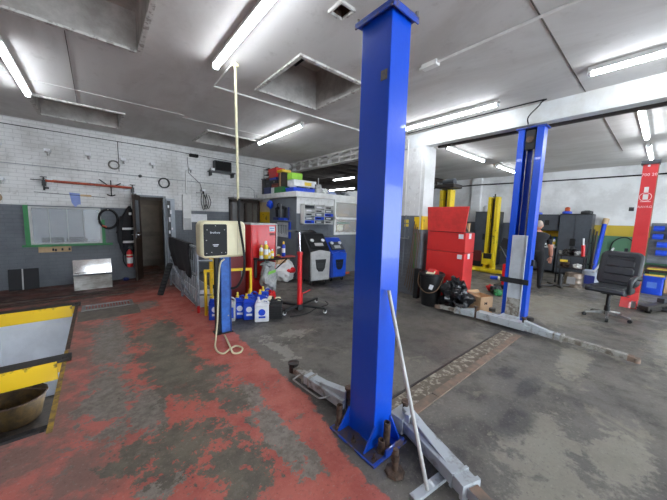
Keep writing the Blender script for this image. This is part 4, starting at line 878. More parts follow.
# tool board and shelf on the office side wall
t=T('tool_board','white and blue backed tool board with hand tools on the grey office side','tool board',(3.85,6.8,1.0))
t.p('backing',MB().b(3.865,3.892,6.44,7.05,1.06,1.46),WHT); t.p('side_strip',MB().b(3.86,3.892,6.36,6.44,1.04,1.48),ROYAL)
for i in range(6): t.p('wrench',MB().b(3.858,3.865,6.50+i*.09,6.52+i*.09,1.14+.02*(i%3),1.36).cy((3.857,6.51+i*.09,1.37),(3.865,6.51+i*.09,1.37),.022,n=8),DGREY if i%2 else MGREY)
t=T('wall_tool_shelf','grey shelf loaded with blue and black tools above the tool board','shelf',(3.8,6.8,1.50))
t.p('shelf_board',MB().b(3.72,3.892,6.3,7.1,1.50,1.515),MGREY)
for nm,mb,mm in(('blue_tray',MB().b(3.74,3.87,6.80,7.05,1.516,1.59),NAVY),('blue_tray',MB().b(3.74,3.87,6.45,6.75,1.516,1.58),ROYAL),('drill',MB().c(3.80,6.52,1.70,.05,.05,.22,0,.15).c(3.80,6.55,1.84,.06,.16,.07,0,.3),BLACK),('drill',MB().c(3.8,6.95,1.70,.05,.05,.2,0,-.1).c(3.8,6.92,1.83,.06,.14,.06,0,-.3),DARK),('clamp',MB().cy((3.8,6.72,1.58),(3.8,6.72,1.95),.014),STEEL),('sleeve',MB().cy((3.82,6.36,1.516),(3.82,6.36,1.86),.022),NAVY),('hook_tool',MB().cy((3.85,7.02,1.6),(3.85,7.0,1.95),.012).cy((3.85,7.0,1.95),(3.85,6.9,1.98),.012),DARK)): t.p(nm,mb,mm)
S('yellow_spirit_level',MB().b(3.84,3.89,7.2,7.26,1.05,1.42),AMBER,'yellow strip standing on the grey wall left of the tool board','level',(3.87,7.23,1.05))
S('blue_rag',MB().ell((3.8,7.35,1.95),.08,.1,.12,12,8,.6,seed=4),ROYAL,'blue rag hanging at the top of the grey office side','rag',(3.8,7.35,1.83),smooth=True)
#@@CLUTTER
# ---------------------------------------------------------------- clutter on the office roof
ZR=2.26
GC='clutter on the office roof'
def box(name,x0,x1,y0,y1,z0,z1,ma,label,cat='box',extra=None,grp=GC,bev=.006):
    t=T(name,label,cat,((x0+x1)/2,(y0+y1)/2,z0),group=grp); t.p('body',MB().b(x0,x1,y0,y1,z0,z1),ma,bev=bev)
    if extra: extra(t)
    return t
box('storage_bin',4.0,4.3,8.08,8.27,ZR,2.74,BLACK,'tall black bin at the back left end of the office roof',extra=lambda t:t.p('rim',MB().b(3.98,4.32,8.06,8.29,2.74,2.76),DGREY))
def crate(name,x0,x1,y0,y1,z0,z1,ma,label,cat='crate',grp=GC):
    t=T(name,label,cat,((x0+x1)/2,(y0+y1)/2,z0),group=grp); k=.015
    t.p('base',MB().b(x0,x1,y0,y1,z0,z0+k),ma)
    t.p('side',MB().b(x0,x0+k,y0,y1,z0+k,z1).b(x1-k,x1,y0,y1,z0+k,z1).b(x0+k,x1-k,y0,y0+k,z0+k,z1).b(x0+k,x1-k,y1-k,y1,z0+k,z1),ma)
    t.p('rim',MB().b(x0-.01,x0,y0-.01,y1+.01,z1-.02,z1).b(x1,x1+.01,y0-.01,y1+.01,z1-.02,z1).b(x0,x1,y0-.01,y0,z1-.02,z1).b(x0,x1,y1,y1+.01,z1-.02,z1),ma)
    return t
crate('plastic_crate',3.96,4.3,7.66,8.05,ZR,2.47,NAVY,'dark blue plastic crate on the office roof under a black case')
t=box('tool_case',4.0,4.3,7.7,8.04,2.475,2.69,BLACK,'black case on top of the dark blue crate','case',extra=lambda t:t.p('handle',MB().b(3.985,3.999,7.8,7.95,2.58,2.61),DGREY))
t=T('wire_rack','dark wire rack with brown parts at the top left of the roof clutter','rack',(4.15,7.95,2.691),group=GC)
for z in(2.70,2.86,3.02): t.p('wire_shelf',MB().b(4.0,4.3,7.8,8.15,z,z+.008),DARK)
for x in(4.0,4.29):
    for y in(7.8,8.14): t.p('upright',MB().b(x,x+.01,y,y+.01,2.69,3.05),DARK)
t.p('stored_part',MB().b(4.05,4.2,7.85,7.95,2.708,2.8).b(4.05,4.2,8.0,8.1,2.708,2.78).b(4.05,4.2,7.9,8.0,2.868,2.95),mat('brown_part',(110,66,50),.6))
box('parts_carton',3.98,4.3,7.0,7.62,ZR,2.45,GREEN,'green and white carton low on the office roof edge',extra=lambda t:t.p('white_panel',MB().b(3.972,3.98,7.44,7.62,ZR,2.45),WHT))
box('red_brown_box',4.0,4.25,7.28,7.64,2.456,2.56,mat('brick_red',(150,74,62),.6),'brownish red box on the green and white carton',extra=lambda t:t.p('lid_line',MB().b(3.995,4.0,7.3,7.6,2.53,2.54),DARK))
box('black_box',4.0,4.25,7.30,7.68,2.561,2.66,BLACK,'black box between the brown red box and the navy folder',extra=lambda t:t.p('latch',MB().b(3.99,4.0,7.45,7.52,2.6,2.63),STEEL))
box('navy_folder',3.98,4.25,7.34,7.72,2.661,2.74,NAVY,'navy blue flat folder lying under the red toolbox','folder',extra=lambda t:t.p('spine',MB().b(3.975,3.98,7.34,7.72,2.68,2.72),ROYAL))
box('red_toolbox',3.98,4.25,7.32,7.78,2.741,2.99,RED,'red toolbox at the top of the heap on the office roof','toolbox',extra=lambda t:(t.p('lid',MB().b(3.97,4.26,7.31,7.79,2.93,3.0),RED2),t.p('handle',MB().tube([(4.11,7.45,3.0),(4.11,7.47,3.05),(4.11,7.63,3.05),(4.11,7.65,3.0)],.01),BLACK)))
box('tall_carton',4.0,4.25,7.03,7.24,2.451,2.84,mat('dark_carton',(64,56,50),.7),'dark upright carton carrying yellow parts',extra=lambda t:t.p('tape',MB().b(3.995,4.0,7.1,7.16,2.46,2.83),CARD))
box('yellow_parts',3.97,4.24,6.95,7.27,2.841,2.91,AMBER,'row of yellow cartridges on the dark carton','cartridge',extra=lambda t:[t.p('cap',MB().cy((3.95,6.98+i*.07,2.876),(3.97,6.98+i*.07,2.876),.028),YEL) for i in range(4)] and None)
crate('blue_tray',3.93,4.6,6.3,6.7,ZR,2.38,ROYAL,'wide blue tray on the front corner of the office roof','tray')
for i,(x,mm) in enumerate(((4.0,WHT),(4.12,NAVY),(4.28,BLACK),(4.42,LGREY),(4.52,NAVY))): S('parts_packet',MB().c(x,6.45,2.345,.09,.2,.14,rz=.1*i),mm,['white packet at the left end of the blue tray','navy packet second in the blue tray','black packet in the middle of the blue tray','light grey packet in the blue tray','navy packet at the right end of the blue tray'][i],'packet',(x,6.45,2.275),group='packets in the blue tray')
t=box('white_machine_box',3.95,4.62,6.32,6.66,2.42,2.585,WHT,'long white box with a yellow patch lying across the blue tray',extra=lambda t:(t.p('yellow_patch',MB().b(4.28,4.5,6.312,6.32,2.45,2.54),AMBER),t.p('end_lip',MB().b(4.62,4.66,6.32,6.66,2.52,2.585),WHT)))
box('lime_panel',3.92,4.25,6.38,6.62,2.586,2.76,LIME,'bright lime green box standing on the white box',extra=lambda t:t.p('dark_edge',MB().b(3.91,4.26,6.375,6.385,2.586,2.596),DGREY))
def lump(x,y,z,rx,ry,rz_,ma,label,seed,cat='part'): 
    t=T('scrap_part',label,cat,(x,y,z-rz_*.9),group=GC); t.p('lump',MB().ell((x,y,z),rx,ry,rz_,16,10,.8,fr=3,seed=seed),ma,smooth=True); t.p('bracket',MB().c(x+rx*.5,y-ry*.5,z,rx*.5,ry*.4,rz_*.5,.4),STEEL)
lump(4.80,6.45,2.38,.13,.12,.14,LGREY,'light grey crumpled part right of the white box',21)
lump(5.08,6.5,2.34,.12,.1,.09,WHITE,'white crumpled part on the roof beside the thin upright stick',22)
lump(5.35,6.5,2.33,.16,.1,.07,mat('bluish_film',(150,164,200),.4),'bluish wrapped part near the middle of the office roof',23)
lump(5.65,6.6,2.33,.14,.1,.07,DGREY,'dark grey part on the office roof close to the blue post',24)
lump(5.95,6.6,2.33,.16,.12,.08,MGREY,'mid grey part on the office roof just left of the blue post',25)
S('upright_stick',MB().cy((5.02,6.7,ZR),(5.02,6.7,2.76),.014),LGREY,'thin pale stick standing on the office roof','stick',(5.02,6.7,ZR))
S('brown_rod',MB().cy((4.55,7.2,ZR),(4.78,7.3,2.98),.012),mat('rod_brown',(120,66,44),.6),'slanting brown rod rising from behind the white box','rod',(4.55,7.2,ZR))
# ---------------------------------------------------------------- things by the middle pillar
t=T('bucket_bin','black plastic bin with wire handle and red rubbish in front of the pillar','bin',(4.86,2.80,0))
cx,cy_=4.86,2.80
t.p('shell',MB().lathe([(.165,0),(.17,.01),(.215,.56),(.235,.565),(.235,.62),(.22,.63),(.21,.61),(.16,.05),(.01,.04)],(cx,cy_,0),24),BLACK,smooth=True)
t.p('rim_ring',MB().tube([(cx+.235*math.cos(a*PI/8),cy_+.235*math.sin(a*PI/8),.60) for a in range(16)],.012,6,1,True),BLACK,smooth=True)
t.p('wire_handle',MB().tube([(cx-.10,cy_+.22,.60),(cx-.22,cy_+.14,.40),(cx-.25,cy_-.05,.28),(cx-.14,cy_-.20,.34),(cx+.02,cy_-.24,.60)],.006),mat('wire_tan',(140,110,84),.5),smooth=True)
t.p('sticker',MB().c(cx-.175,cy_-.10,.38,.07,.006,.09,rz=-1.05,ry=.3),WHT)
t=T('waste_packets','red and white crumpled packet on top of the black bin','packet',(cx,cy_,.5)); t.p('red_packet',MB().prism([(-.13,0),(.13,-.03),(.10,.05),(-.03,.10)],'y',-.08,.05,Matrix.Translation((cx+.0,cy_,.60))),RED2); t.p('white_packet',MB().c(cx-.08,cy_-.02,.63,.10,.14,.03,ry=-.6),CREAM)
bag('rubbish_bag',BAGB,'shiny black rubbish bag slumped between the black bin and the carton',(4.90,2.34,.23),(.19,.25,.25),13,.75,lambda t:t.p('knotted_top',MB().ell((4.92,2.34,.47),.11,.13,.12,16,10,.9,fr=3.5,seed=4),BAGB,smooth=True),fr=2.6)
t=T('cardboard_box','open brown cardboard box on the floor beside the black rubbish bag','box',(5.20,2.02,0),R(-20),local=True)
t.p('side',MB().b(-.14,-.135,-.14,.14,.0,.31).b(.135,.14,-.14,.14,0,.31).b(-.135,.135,-.14,-.135,0,.31).b(-.135,.135,.135,.14,0,.31).b(-.135,.135,-.135,.135,0,.006),CARD)
t.p('flap',MB().c(-.155,0,.325,.05,.26,.005,ry=-.8).c(0,.16,.34,.26,.06,.005,rx=.9),CARD); t.p('print_mark',MB().prism([(-.05,.17),(-.035,.17),(-.02,.20),(-.005,.17),(.01,.17),(.01,.22),(-.003,.22),(-.02,.19),(-.037,.22),(-.05,.22)],'y',-.142,-.14),DARK)
# tall red chest with tilted open lid
def chest():
    x0,x1,y0,y1=5.14,5.52,2.34,3.11
    t=T('red_chest','tall red steel chest with its lid tilted open, beside the middle pillar','cabinet',(5.33,2.72,0))
    t.p('lower_body',MB().b(x0,x1,y0,y1,.03,1.02),RED2,bev=.005); t.p('plinth',MB().b(x0+.02,x1-.02,y0+.02,y1-.02,0,.03),BLACK)
    t.p('upper_body',MB().b(x0,x1,y0,y1,1.03,1.40),RED2,bev=.005)
    t.p('lid',MB().add([(x0-.02,y0+.02,1.41),(x0-.02,y1,1.41),(x0-.07,y1,1.88),(x0-.07,y0-.05,1.88),(x0+.01,y0+.02,1.41),(x0+.01,y1,1.41),(x0-.04,y1,1.88),(x0-.04,y0-.05,1.88)],[(0,1,2,3),(4,7,6,5),(0,4,5,1),(1,5,6,2),(2,6,7,3),(3,7,4,0)]),mat('lid_red',(226,62,58),.45),bev=.004)
    t.p('lid_frame',MB().b(x0+.02,x1-.05,y0+.02,y1-.02,1.40,1.415),BLACK); t.p('lid_stay',MB().cy((x1-.1,y0+.1,1.41),(x0-.0,y0+.05,1.7),.01),STEEL)
    for z in(1.29,.91): t.p('white_sticker',MB().b(x0-.005,x0,y0+.04,y0+.13,z,z+.085),WHT); t.p('white_sticker',MB().b(x0+.13,x0+.22,y0-.005,y0,z,z+.10),WHT)
    t.p('foot',MB().b(x1,x1+.05,y0-.02,y0+.12,0,.12),RED2)
    t.p('item_inside',MB().cy((x1-.08,y0+.1,1.415),(x1-.08,y0+.1,1.58),.03),CARD); t.p('item_inside',MB().c(x1-.12,y0+.3,1.49,.1,.1,.14),CARD)
chest()
for k in range(5):
    S('hanging_rope',MB().tube([(5.085,3.26+.035*k,1.35+.06*k),(5.055,3.27+.04*k,.9),(5.045,3.28+.05*k,.5),(5.03-.01*k,3.30+.05*k,.05+.04*k)],.009),mat('rope_tan',(112,92,72),.8),['tan rope on the pillar corner nearest the red chest, lowest of five','second tan rope from the red chest on the pillar','middle one of the five tan ropes on the pillar','fourth tan rope from the red chest on the pillar','tan rope hung highest and furthest from the red chest on the pillar'][k],'rope',(5.05,3.1,.2),group='ropes on the pillar corner',smooth=True)
S('black_boot_guard',MB().b(4.96,5.06,3.16,3.26,0,.62),BLACKR,'black rubber pad standing against the pillar behind the bin','pad',(5.01,3.2,0),bev=.01)
#@@RIGHTBAY
# yellow lift posts
def ypost(x,y,label,top,rz):
    t=T('yellow_lift_post',label,'lift post',(x,y,0),R(rz),'yellow lift posts',local=True)
    c=MB().prism([(-.13,-.14),(-.13,.14),(-.02,.14),(-.02,.08),(-.10,.08),(-.10,-.08),(-.02,-.08),(-.02,-.14)],'z',.02,top); c.v=[(-a,b,c_) for a,b,c_ in c.v]; c.v=[(-a,b,c_) for a,b,c_ in c.v]
    t.p('column',MB().prism([(.12,-.15),(.12,.15),(-.12,.15),(-.12,.06),(-.10,.06),(.08,.06),(.08,-.06),(-.12,-.06),(-.12,-.15)],'z',.02,top),YELL,bev=.004)
    t.p('dark_channel',MB().b(.03,.079,-.058,.058,.3,top-.05),GREASE); t.p('screw_shaft',MB().cy((-.0,0,.3),(-.0,0,top),.022),GREASE)
    t.p('carriage',MB().b(-.20,-.125,-.17,.17,.25,.62),YELL,bev=.005); t.p('carriage_dark',MB().b(-.21,-.20,-.12,.12,.45,.62),GREASE)
    t.p('base',MB().b(-.25,.25,-.30,.30,0,.02).prism([(-.24,.02),(-.12,.02),(-.12,.22)],'y',.13,.15).prism([(-.24,.02),(-.12,.02),(-.12,.22)],'y',-.15,-.13),YELL)
    t.p('foot_beam',MB().b(-.36,-.2,-.5,.5,.04,.14),YELL,bev=.01)
    return t
a=ypost(9.78,3.62,'rear yellow lift post standing by the dark cupboard near the end wall',2.42,0)
a.p('top_pin',MB().cy((0,0,2.42),(0,0,2.52),.02).b(-.05,.05,-.05,.05,2.42,2.44),GREASE)
b=ypost(7.1,3.80,'yellow lift post with a black motor cap rising behind the red chest',2.42,0)
b.p('motor_cap',MB().b(-.25,.22,-.28,.25,2.46,2.56),GREASE,bev=.02); b.p('motor',MB().cy((0,-.18,2.62),(0,.12,2.62),.09,n=16),DGREY,smooth=True); b.p('shaft_box',MB().b(-.1,.1,-.1,.1,2.42,2.46),BLACK)
# dark cupboards on the end wall
def cupboard(y0,y1,h,label,xf_=11.35,mid=True,vents=1):
    t=T('metal_cupboard',label,'cupboard',(11.65,(y0+y1)/2,0),group='dark grey metal cupboards')
    t.p('body',MB().b(xf_,11.93,y0,y1,.06,h),DGREY,bev=.004); t.p('plinth',MB().b(xf_+.03,11.93,y0+.02,y1-.02,0,.06),BLACK)
    m_=(y0+y1)/2
    for a,b_ in((y0+.01,m_-.006),(m_+.006,y1-.01)):
        d=t.p('door',MB().b(xf_-.02,xf_-.002,a,b_,.08,h-.02),mat('cupboard_door',(72,77,84),.42),bev=.003)
    t.p('handle_plate',MB().rbox(xf_-.034,xf_-.02,m_-.07,m_+.07,.95,1.18,.02,'x'),BLACK); t.p('top_lip',MB().b(xf_-.03,11.93,y0,y1,h,h+.02),BLACK)
    return t
cupboard(1.45,2.22,1.93,'tall dark grey double door cupboard at the right end of the cupboard row')
t=T('workbench_cupboard','dark grey bench unit with wall cupboards and yellow strip behind the standing man','cupboard',(11.65,2.75,0),group='dark grey metal cupboards')
t.p('upper_body',MB().b(11.45,11.93,2.26,3.35,1.40,1.93),DGREY); 
for a in(2.28,2.82): t.p('upper_door',MB().b(11.43,11.449,a,a+.51,1.42,1.91),M['cupboard_door'])
t.p('latch',MB().b(11.415,11.43,2.5,2.62,1.58,1.74),BLACK)
t.p('yellow_back_strip',MB().b(11.90,11.93,2.26,3.35,1.20,1.38),YEL); t.p('lower_body',MB().b(11.35,11.93,2.26,3.35,.08,.84),DGREY); t.p('worktop',MB().b(11.30,11.93,2.24,3.37,.84,.88),LGREY)
for a in(2.28,2.65,3.02): t.p('lower_door',MB().b(11.33,11.349,a,a+.33,.1,.82),M['cupboard_door'])
for i,(y,h_,mm,lb) in enumerate(((2.32,.30,WHT,'white bottle with blue top on the bench behind the man'),(2.42,.22,RED,'red bottle on the bench behind the man'),(2.55,.18,BLACK,'black can on the bench behind the man'))): spray(11.45,y,.881,h_,.035,mm,ROYAL if i==0 else BLACK,lb,'bottles on the bench')
cupboard(4.05,4.85,2.0,'dark tall cupboard left of the rear yellow lift post',11.35)
for x,y,z0,w_,h_,mm,lb in((11.6,1.62,1.951,.3,.10,BLACK,'black case on the right cupboard'),(11.6,2.1,1.951,.26,.09,ROYAL,'blue tray on top of the right cupboard'),(11.6,2.1,2.042,.14,.12,mat('orange_red',(200,90,50),.5),'orange part standing in the blue tray on the cupboard'),(11.6,4.6,2.021,.2,.22,LGREY,'grey round part on the left cupboard'),(11.6,4.4,2.021,.1,.14,AMBER,'yellow small can on the left cupboard'),(11.6,3.0,1.931,.5,.08,ROYAL,'long blue tray on top of the bench unit')):
    t=T('stored_part',lb,'part',(x,y,z0),group='things on the cupboards'); t.p('body',MB().lathe([(w_*.5,0),(w_*.5,h_*.8),(w_*.35,h_)],(x,y,z0),10,sx=.6),mm); t.p('lid',MB().c(x,y,z0+h_+.005,w_*.3,w_*.4,.01),BLACK)
# side shelf unit beyond
t=T('red_base_machine','low dark machine with red panel left of the rear yellow post','machine',(10.6,4.4,0)); t.p('base',MB().b(10.3,10.9,4.1,4.7,.05,.5),BLACK); t.p('red_panel',MB().b(10.28,10.3,4.1,4.6,.25,.62),mat('dull_red',(120,44,40),.6)); t.p('foot',MB().b(10.2,11,4.0,4.8,0,.05),YEL)
t=T('spare_lift_arm','yellow lift arm lying on the floor by the rear yellow post','arm',(9.3,4.0,0)); t.p('arm',MB().beam((9.5,3.9,.09),(9.0,4.5,.09),.12,.1),YELL); t.p('pad',MB().cy((8.98,4.52,.10),(8.98,4.52,.18),.07),BLACK)
t=T('screen_arm','dark screen on an arm fixed beside the rear yellow post','screen',(9.3,3.0,.9)); t.p('screen',MB().c(9.2,3.0,1.0,.04,.25,.3,rz=.3,rx=.3),BLACK); t.p('arm',MB().cy((9.2,3.02,.9),(9.65,3.3,.75),.02),BLACK)
t=T('red_jack_unit','low red trolley jack unit partly behind the second blue post','jack',(7.6,2.35,0)); t.p('body',MB().b(7.45,7.8,2.2,2.45,.08,.62),RED); t.p('chassis',MB().b(7.3,7.7,2.2,2.55,.04,.12),BLACK); t.p('handle',MB().cy((7.5,2.3,.6),(7.3,2.5,1.05),.02),BLACK)
for y in(2.22,2.5): t.p('wheel',MB().cy((7.35,y,.05),(7.35,y+.03,.05),.05),BLACKR)
t=T('floor_tools','green and black air tools heaped on the floor left of the second blue post','tools',(6.7,2.3,0)); t.p('green_tool',MB().ell((6.7,2.25,.07),.12,.09,.07,12,8,.4,seed=1),GREEN); t.p('black_tool',MB().ell((6.85,2.35,.1),.14,.1,.1,12,8,.6,seed=2),BLACK); t.p('red_tool',MB().ell((7.0,2.5,.08),.08,.1,.08,12,8,.5,seed=3),RED)
t=T('blue_can','blue can with pale label lying on the floor beyond the cardboard box','can',(8.6,3.0,0)); t.p('can',MB().cy((8.55,3.1,.05),(8.6,2.92,.05),.05),ROYAL,smooth=True); t.p('label_band',MB().cy((8.6,2.92,.05),(8.625,2.84,.05),.051),CREAM)
# ---------------------------------------------------------------- red lift post with lettering
def redpost():
    t=T('red_lift_post','tall flat red lift post with white lettering at the right edge','lift post',(8.25,.33,0))
    c=MB().b(8.14,8.16,.21,.41,.15,2.80).b(8.16,8.30,.39,.41,.15,2.80).b(8.16,8.30,.21,.23,.15,2.80); t.p('column',c,REDP,bev=.004)
    t.p('brown_edge',MB().b(8.155,8.175,.198,.21,.15,2.80),mat('edge_tan',(150,110,80),.6)); t.p('cap',MB().b(8.10,8.34,.19,.44,2.80,2.87),DGREY,bev=.004)
    t.p('cap_bolt',MB().cy((8.135,.33,2.77),(8.141,.33,2.77),.02),WHT)
    wl=mat('lettering_pale',(238,206,204),.5); RT=(R(90),0,R(-90)); off=t.loc
    text('lettering','700 20',.075,wl,t.o,(8.137,.31,2.60),RT,off=off)
    t.p('white_block',MB().b(8.136,8.14,.29,.35,2.27,2.37).b(8.136,8.14,.285,.355,2.13,2.23),WHITE)
    t.p('emblem',MB().ring((8.1385,.32,2.18),(8.14,.32,2.18),.085,.075,20).b(8.136,8.14,.24,.38,2.085,2.095),wl)
    text('lettering','RAVAG',.058,wl,t.o,(8.137,.31,1.99),RT,off=off)
    t.p('base_foot',MB().prism([(7.95,.0),(8.3,.0),(8.3,.30),(8.14,.30),(8.05,.12)],'y',.21,.45),REDP,bev=.005)
    t.p('side_knob',MB().cy((8.2,.45,1.95),(8.2,.52,1.95),.04).b(8.18,8.24,.45,.5,1.0,1.16).b(8.18,8.26,.45,.5,.8,.9),BLACK)
    t.p('lock_plate',MB().b(7.93,8.12,.23,.29,.02,.14),STEEL)
redpost()
t=T('black_arm_base','black castered arm base on the floor in front of the red post','lift arm',(8.1,.05,0))
t.p('arm',MB().beam((7.75,.12,.09),(8.75,-.25,.12),.14,.08),GREASE,bev=.01); t.p('plate',MB().c(8.1,.02,.05,.5,.22,.03,rz=-.37),GREASE); t.p('arm_box',MB().beam((8.3,-.08,.19),(8.8,-.27,.19),.10,.08),DGREY)
for x,y in((7.82,.06),(8.2,-.14),(8.6,-.22)): t.p('roller',MB().cy((x,y-.04,.045),(x,y+.04,.045),.045),BLACKR,smooth=True)
# office chair
def officechair():
    t=T('office_chair','worn black leather office chair on a chrome star base facing left','chair',(6.75,.52,0),R(168),local=True)   # local +x is the way it faces
    for k in range(5):
        a=R(72*k+20); x,y=math.cos(a)*.30,math.sin(a)*.30
        lg=t.p('base_leg',MB().prism([(.03,.075),(.30,.06),(.30,.085),(.03,.13)],'y',-.02,.02,Matrix.Rotation(a,4,'Z')),STEEL,bev=.005)
        cs=t.p('caster',MB().cy((x*1.0-.012*math.sin(a),y+.012*math.cos(a),.03),(x+.025*math.sin(a),y-.025*math.cos(a),.03),.029,n=12),BLACK,smooth=True)
    t.p('gas_column',MB().cy((0,0,.07),(0,0,.22),.04).cy((0,0,.20),(0,0,.44),.028),BLACK,smooth=True)
    t.p('mechanism',MB().b(-.12,.10,-.08,.08,.43,.465).cy((.0,.08,.45),(.05,.26,.44),.008),BLACK)
    s_=MB().rbox(-.24,.27,-.25,.25,.465,.565,.05,'y',k=4); t.p('seat',s_,LEATH,bev=.03,smooth=True)
    t.p('seat_welt',MB().rbox(-.20,.22,-.21,.21,.56,.58,.05,'z'),LEATH,bev=.012,smooth=True)
    T_=Matrix.Translation((-.25,0,.52))@Matrix.Rotation(R(-12),4,'Y')
    bk_=MB().rbox(-.05,.05,-.28,.28,.03,.65,.10,'x',T_,k=5); t.p('backrest',bk_,LEATH,bev=.035,smooth=True)
    for z0,z1,w_ in((.10,.22,.19),(.23,.36,.20),(.37,.50,.19),(.51,.58,.17)): t.p('back_cushion',MB().rbox(.035,.068,-w_,w_,z0,z1,.04,'x',T_),LEATH,bev=.014,smooth=True)
    for s in(1,):
        t.p('armrest',MB().tube([(-.24,s*.29,.72),(-.10,s*.30,.76),(.08,s*.30,.76),(.18,s*.29,.70),(.16,s*.28,.56),(.06,s*.26,.50)],[.03,.034,.036,.034,.03,.026],10,6),LEATH,smooth=True)
        t.p('arm_mount',MB().cy((-.24,s*.29,.72),(-.27,s*.22,.72),.02),BLACK)
officechair()
# drum, buckets and clutter before the cupboards
def drum(x,y,r,h,ma,label,lab,name='steel_drum',cat='drum'):
    t=T(name,label,cat,(x,y,0)); t.p('shell',MB().lathe([(r,0),(r,h*.3),(r*1.03,h*.33),(r,h*.36),(r,h*.66),(r*1.03,h*.69),(r,h*.72),(r,h),(r*.92,h),(r*.92,h-.02)],(x,y,0),20),ma,smooth=True)
    T_=Matrix.Translation((x,y,0))@Matrix.Rotation(math.atan2(-y+.0,-x)-.25,4,'Z'); t.p('label_patch',MB().b(r*.98,r*1.02,-r*.45,r*.45,h*.25,h*.75,T_),lab); return t
drum(9.45,1.42,.19,.36,mat('tin_drum',(150,136,122),.4,.5,(96,84,74),6,.8),'dented tin drum of rubbish in front of the dark cupboards',LGREY)
drum(9.78,1.10,.22,.44,mat('pale_bucket',(170,178,190),.4),'pale grey plastic bucket with blue print behind the office chair',mat('print_navy',(44,60,140),.5),'plastic_bucket','bucket')
t=T('trolley_of_parts','dark trolley piled with parts behind the tin drum','trolley',(9.75,1.55,0))
for y in(1.3,1.85):
    for x in(9.72,10.15): t.p('leg',MB().cy((x,y,.05),(x,y,.78),.014),BLACK); t.p('wheel',MB().cy((x,y-.015,.04),(x,y+.015,.04),.04),BLACKR)
t.p('shelf',MB().b(9.7,10.17,1.28,1.87,.42,.44),GREASE); t.p('shelf',MB().b(9.7,10.17,1.28,1.87,.76,.78),GREASE)
for nm,x,y,z,r_,mm,sd in(('dark_part',9.85,1.72,.86,.09,GREASE,1),('pale_part',9.85,1.45,.84,.08,LGREY,2),('black_part',10.0,1.6,.88,.12,BLACK,3),('white_bowl',9.8,1.42,.50,.10,WHITE,4),('brown_part',9.85,1.7,.52,.12,RUST,5),('grey_part',9.85,1.82,.84,.06,STEEL,6)):
    S(nm,MB().ell((x,y,z),r_,r_*.9,r_*.8,12,8,.8,seed=sd),mm,{'dark_part':'dark lump at the left of the trolley top','pale_part':'pale part at the right of the trolley top','black_part':'black lump in the middle of the trolley top','white_bowl':'white bowl on the lower trolley shelf','brown_part':'brown part on the lower trolley shelf','grey_part':'small grey part at the trolley corner'}[nm],'part',(x,y,z-r_*.8))
S('yellow_tag',MB().b(9.66,9.69,1.62,1.78,.60,.66),AMBER,'small yellow plate on the front of the parts trolley','plate',(9.68,1.7,.6))
t=T('red_grease_gun','red tube tool with white tip standing on the parts trolley','tool',(9.8,1.34,.781)); t.p('barrel',MB().cy((9.8,1.34,.782),(9.8,1.36,1.08),.04),RED,smooth=True); t.p('tip',MB().cy((9.8,1.36,1.08),(9.8,1.37,1.26),.02),WHT)
t=T('black_stand','black rack with upright bars beside the right cupboard','rack',(10.6,1.4,0))
for y in(1.28,1.36): t.p('upright',MB().cy((10.6,y,0),(10.6,y,1.5),.02),BLACK)
t.p('shelf',MB().b(10.5,10.75,1.2,1.45,.5,.52),BLACK); t.p('shelf',MB().b(10.5,10.75,1.2,1.45,1.1,1.12),BLACK); t.p('brown_strap',MB().cy((10.55,1.24,.3),(10.6,1.22,1.45),.025),WOODD)
t=T('blue_strut','blue pipe with brown end leaning on the green and yellow wall','pipe',(11.7,1.2,0)); t.p('pipe',MB().cy((11.0,1.26,.02),(11.85,1.22,1.65),.055),ROYAL,smooth=True); t.p('end',MB().cy((11.85,1.22,1.65),(11.9,1.20,1.82),.075),WOODL,smooth=True)
S('white_strut',MB().cy((9.4,1.05,.45),(9.95,.80,1.05),.022),LGREY,'straight pale bar slanting up beside the office chair back','bar',(9.6,1.0,.0),smooth=True)
S('black_hose_loop',MB().tube([(11.98,1.05,.6),(11.975,1.0,1.1),(11.975,.75,1.28),(11.98,.5,1.1)],.015),BLACKR,'thin hose arching over the green wall behind the chair','hose',(11.97,.8,.6),smooth=True)
t=T('floor_stand','low black base with crossed legs on the floor beside the man','stand',(8.9,1.75,0)); t.p('bar',MB().cy((8.6,1.95,.05),(9.3,1.45,.05),.03).cy((8.7,1.5,.05),(9.2,1.9,.05),.025),GREASE); t.p('column',MB().cy((9.05,1.62,.03),(9.05,1.62,.35),.05),BLACK)
# pegboard with blue bins
t=T('peg_panel','grey louvred panel hung with blue parts bins on the end wall','panel',(11.9,.0,.8)); t.p('panel',MB().b(11.9,11.94,-1.2,.27,.60,1.72),MGREY)
for i in range(9): t.p('louvre',MB().b(11.885,11.90,-1.18,.25,.66+i*.11,.70+i*.11),mat('louvre_grey',(130,134,138),.5))
nb=0
names=['top left blue bin on the louvred panel','second blue bin in the upper row','third blue bin in the upper row','left blue bin of the second row under a black bin','second blue bin of the second row','left blue bin of the third row','second blue bin of the third row','third blue bin of the third row','left blue bin of the bottom row','second blue bin of the bottom row','third blue bin of the bottom row']
for z,ys in((1.50,(.12,-.15,-.42)),(1.28,(.12,-.15)),(1.06,(.02,-.22,-.46)),(.84,(.02,-.22,-.46))):
    for y in ys:
        t=T('parts_bin',names[nb],'parts bin',(11.8,y,z),group='blue parts bins'); nb+=1
        t.p('bin',MB().prism([(11.68,0+z),(11.884,z),(11.884,z+.14),(11.74,z+.14),(11.68,z+.06)],'y',y-.10,y+.10),ROYAL,bev=.004); t.p('contents',MB().b(11.75,11.87,y-.08,y+.08,z+.141,z+.15),DGREY)
S('white_flask',MB().lathe([(.06,0),(.06,.1),(.02,.2),(.02,.24)],(11.6,-.13,1.42),12),WHT,'white funnel shaped bottle among the blue bins','bottle',(11.6,-.13,1.42))
t=T('side_bench','dark bench under the parts bins carrying coloured strips','bench',(11.2,-.4,0)); t.p('top',MB().b(10.5,11.88,-1.3,.25,.50,.55),WOODD)
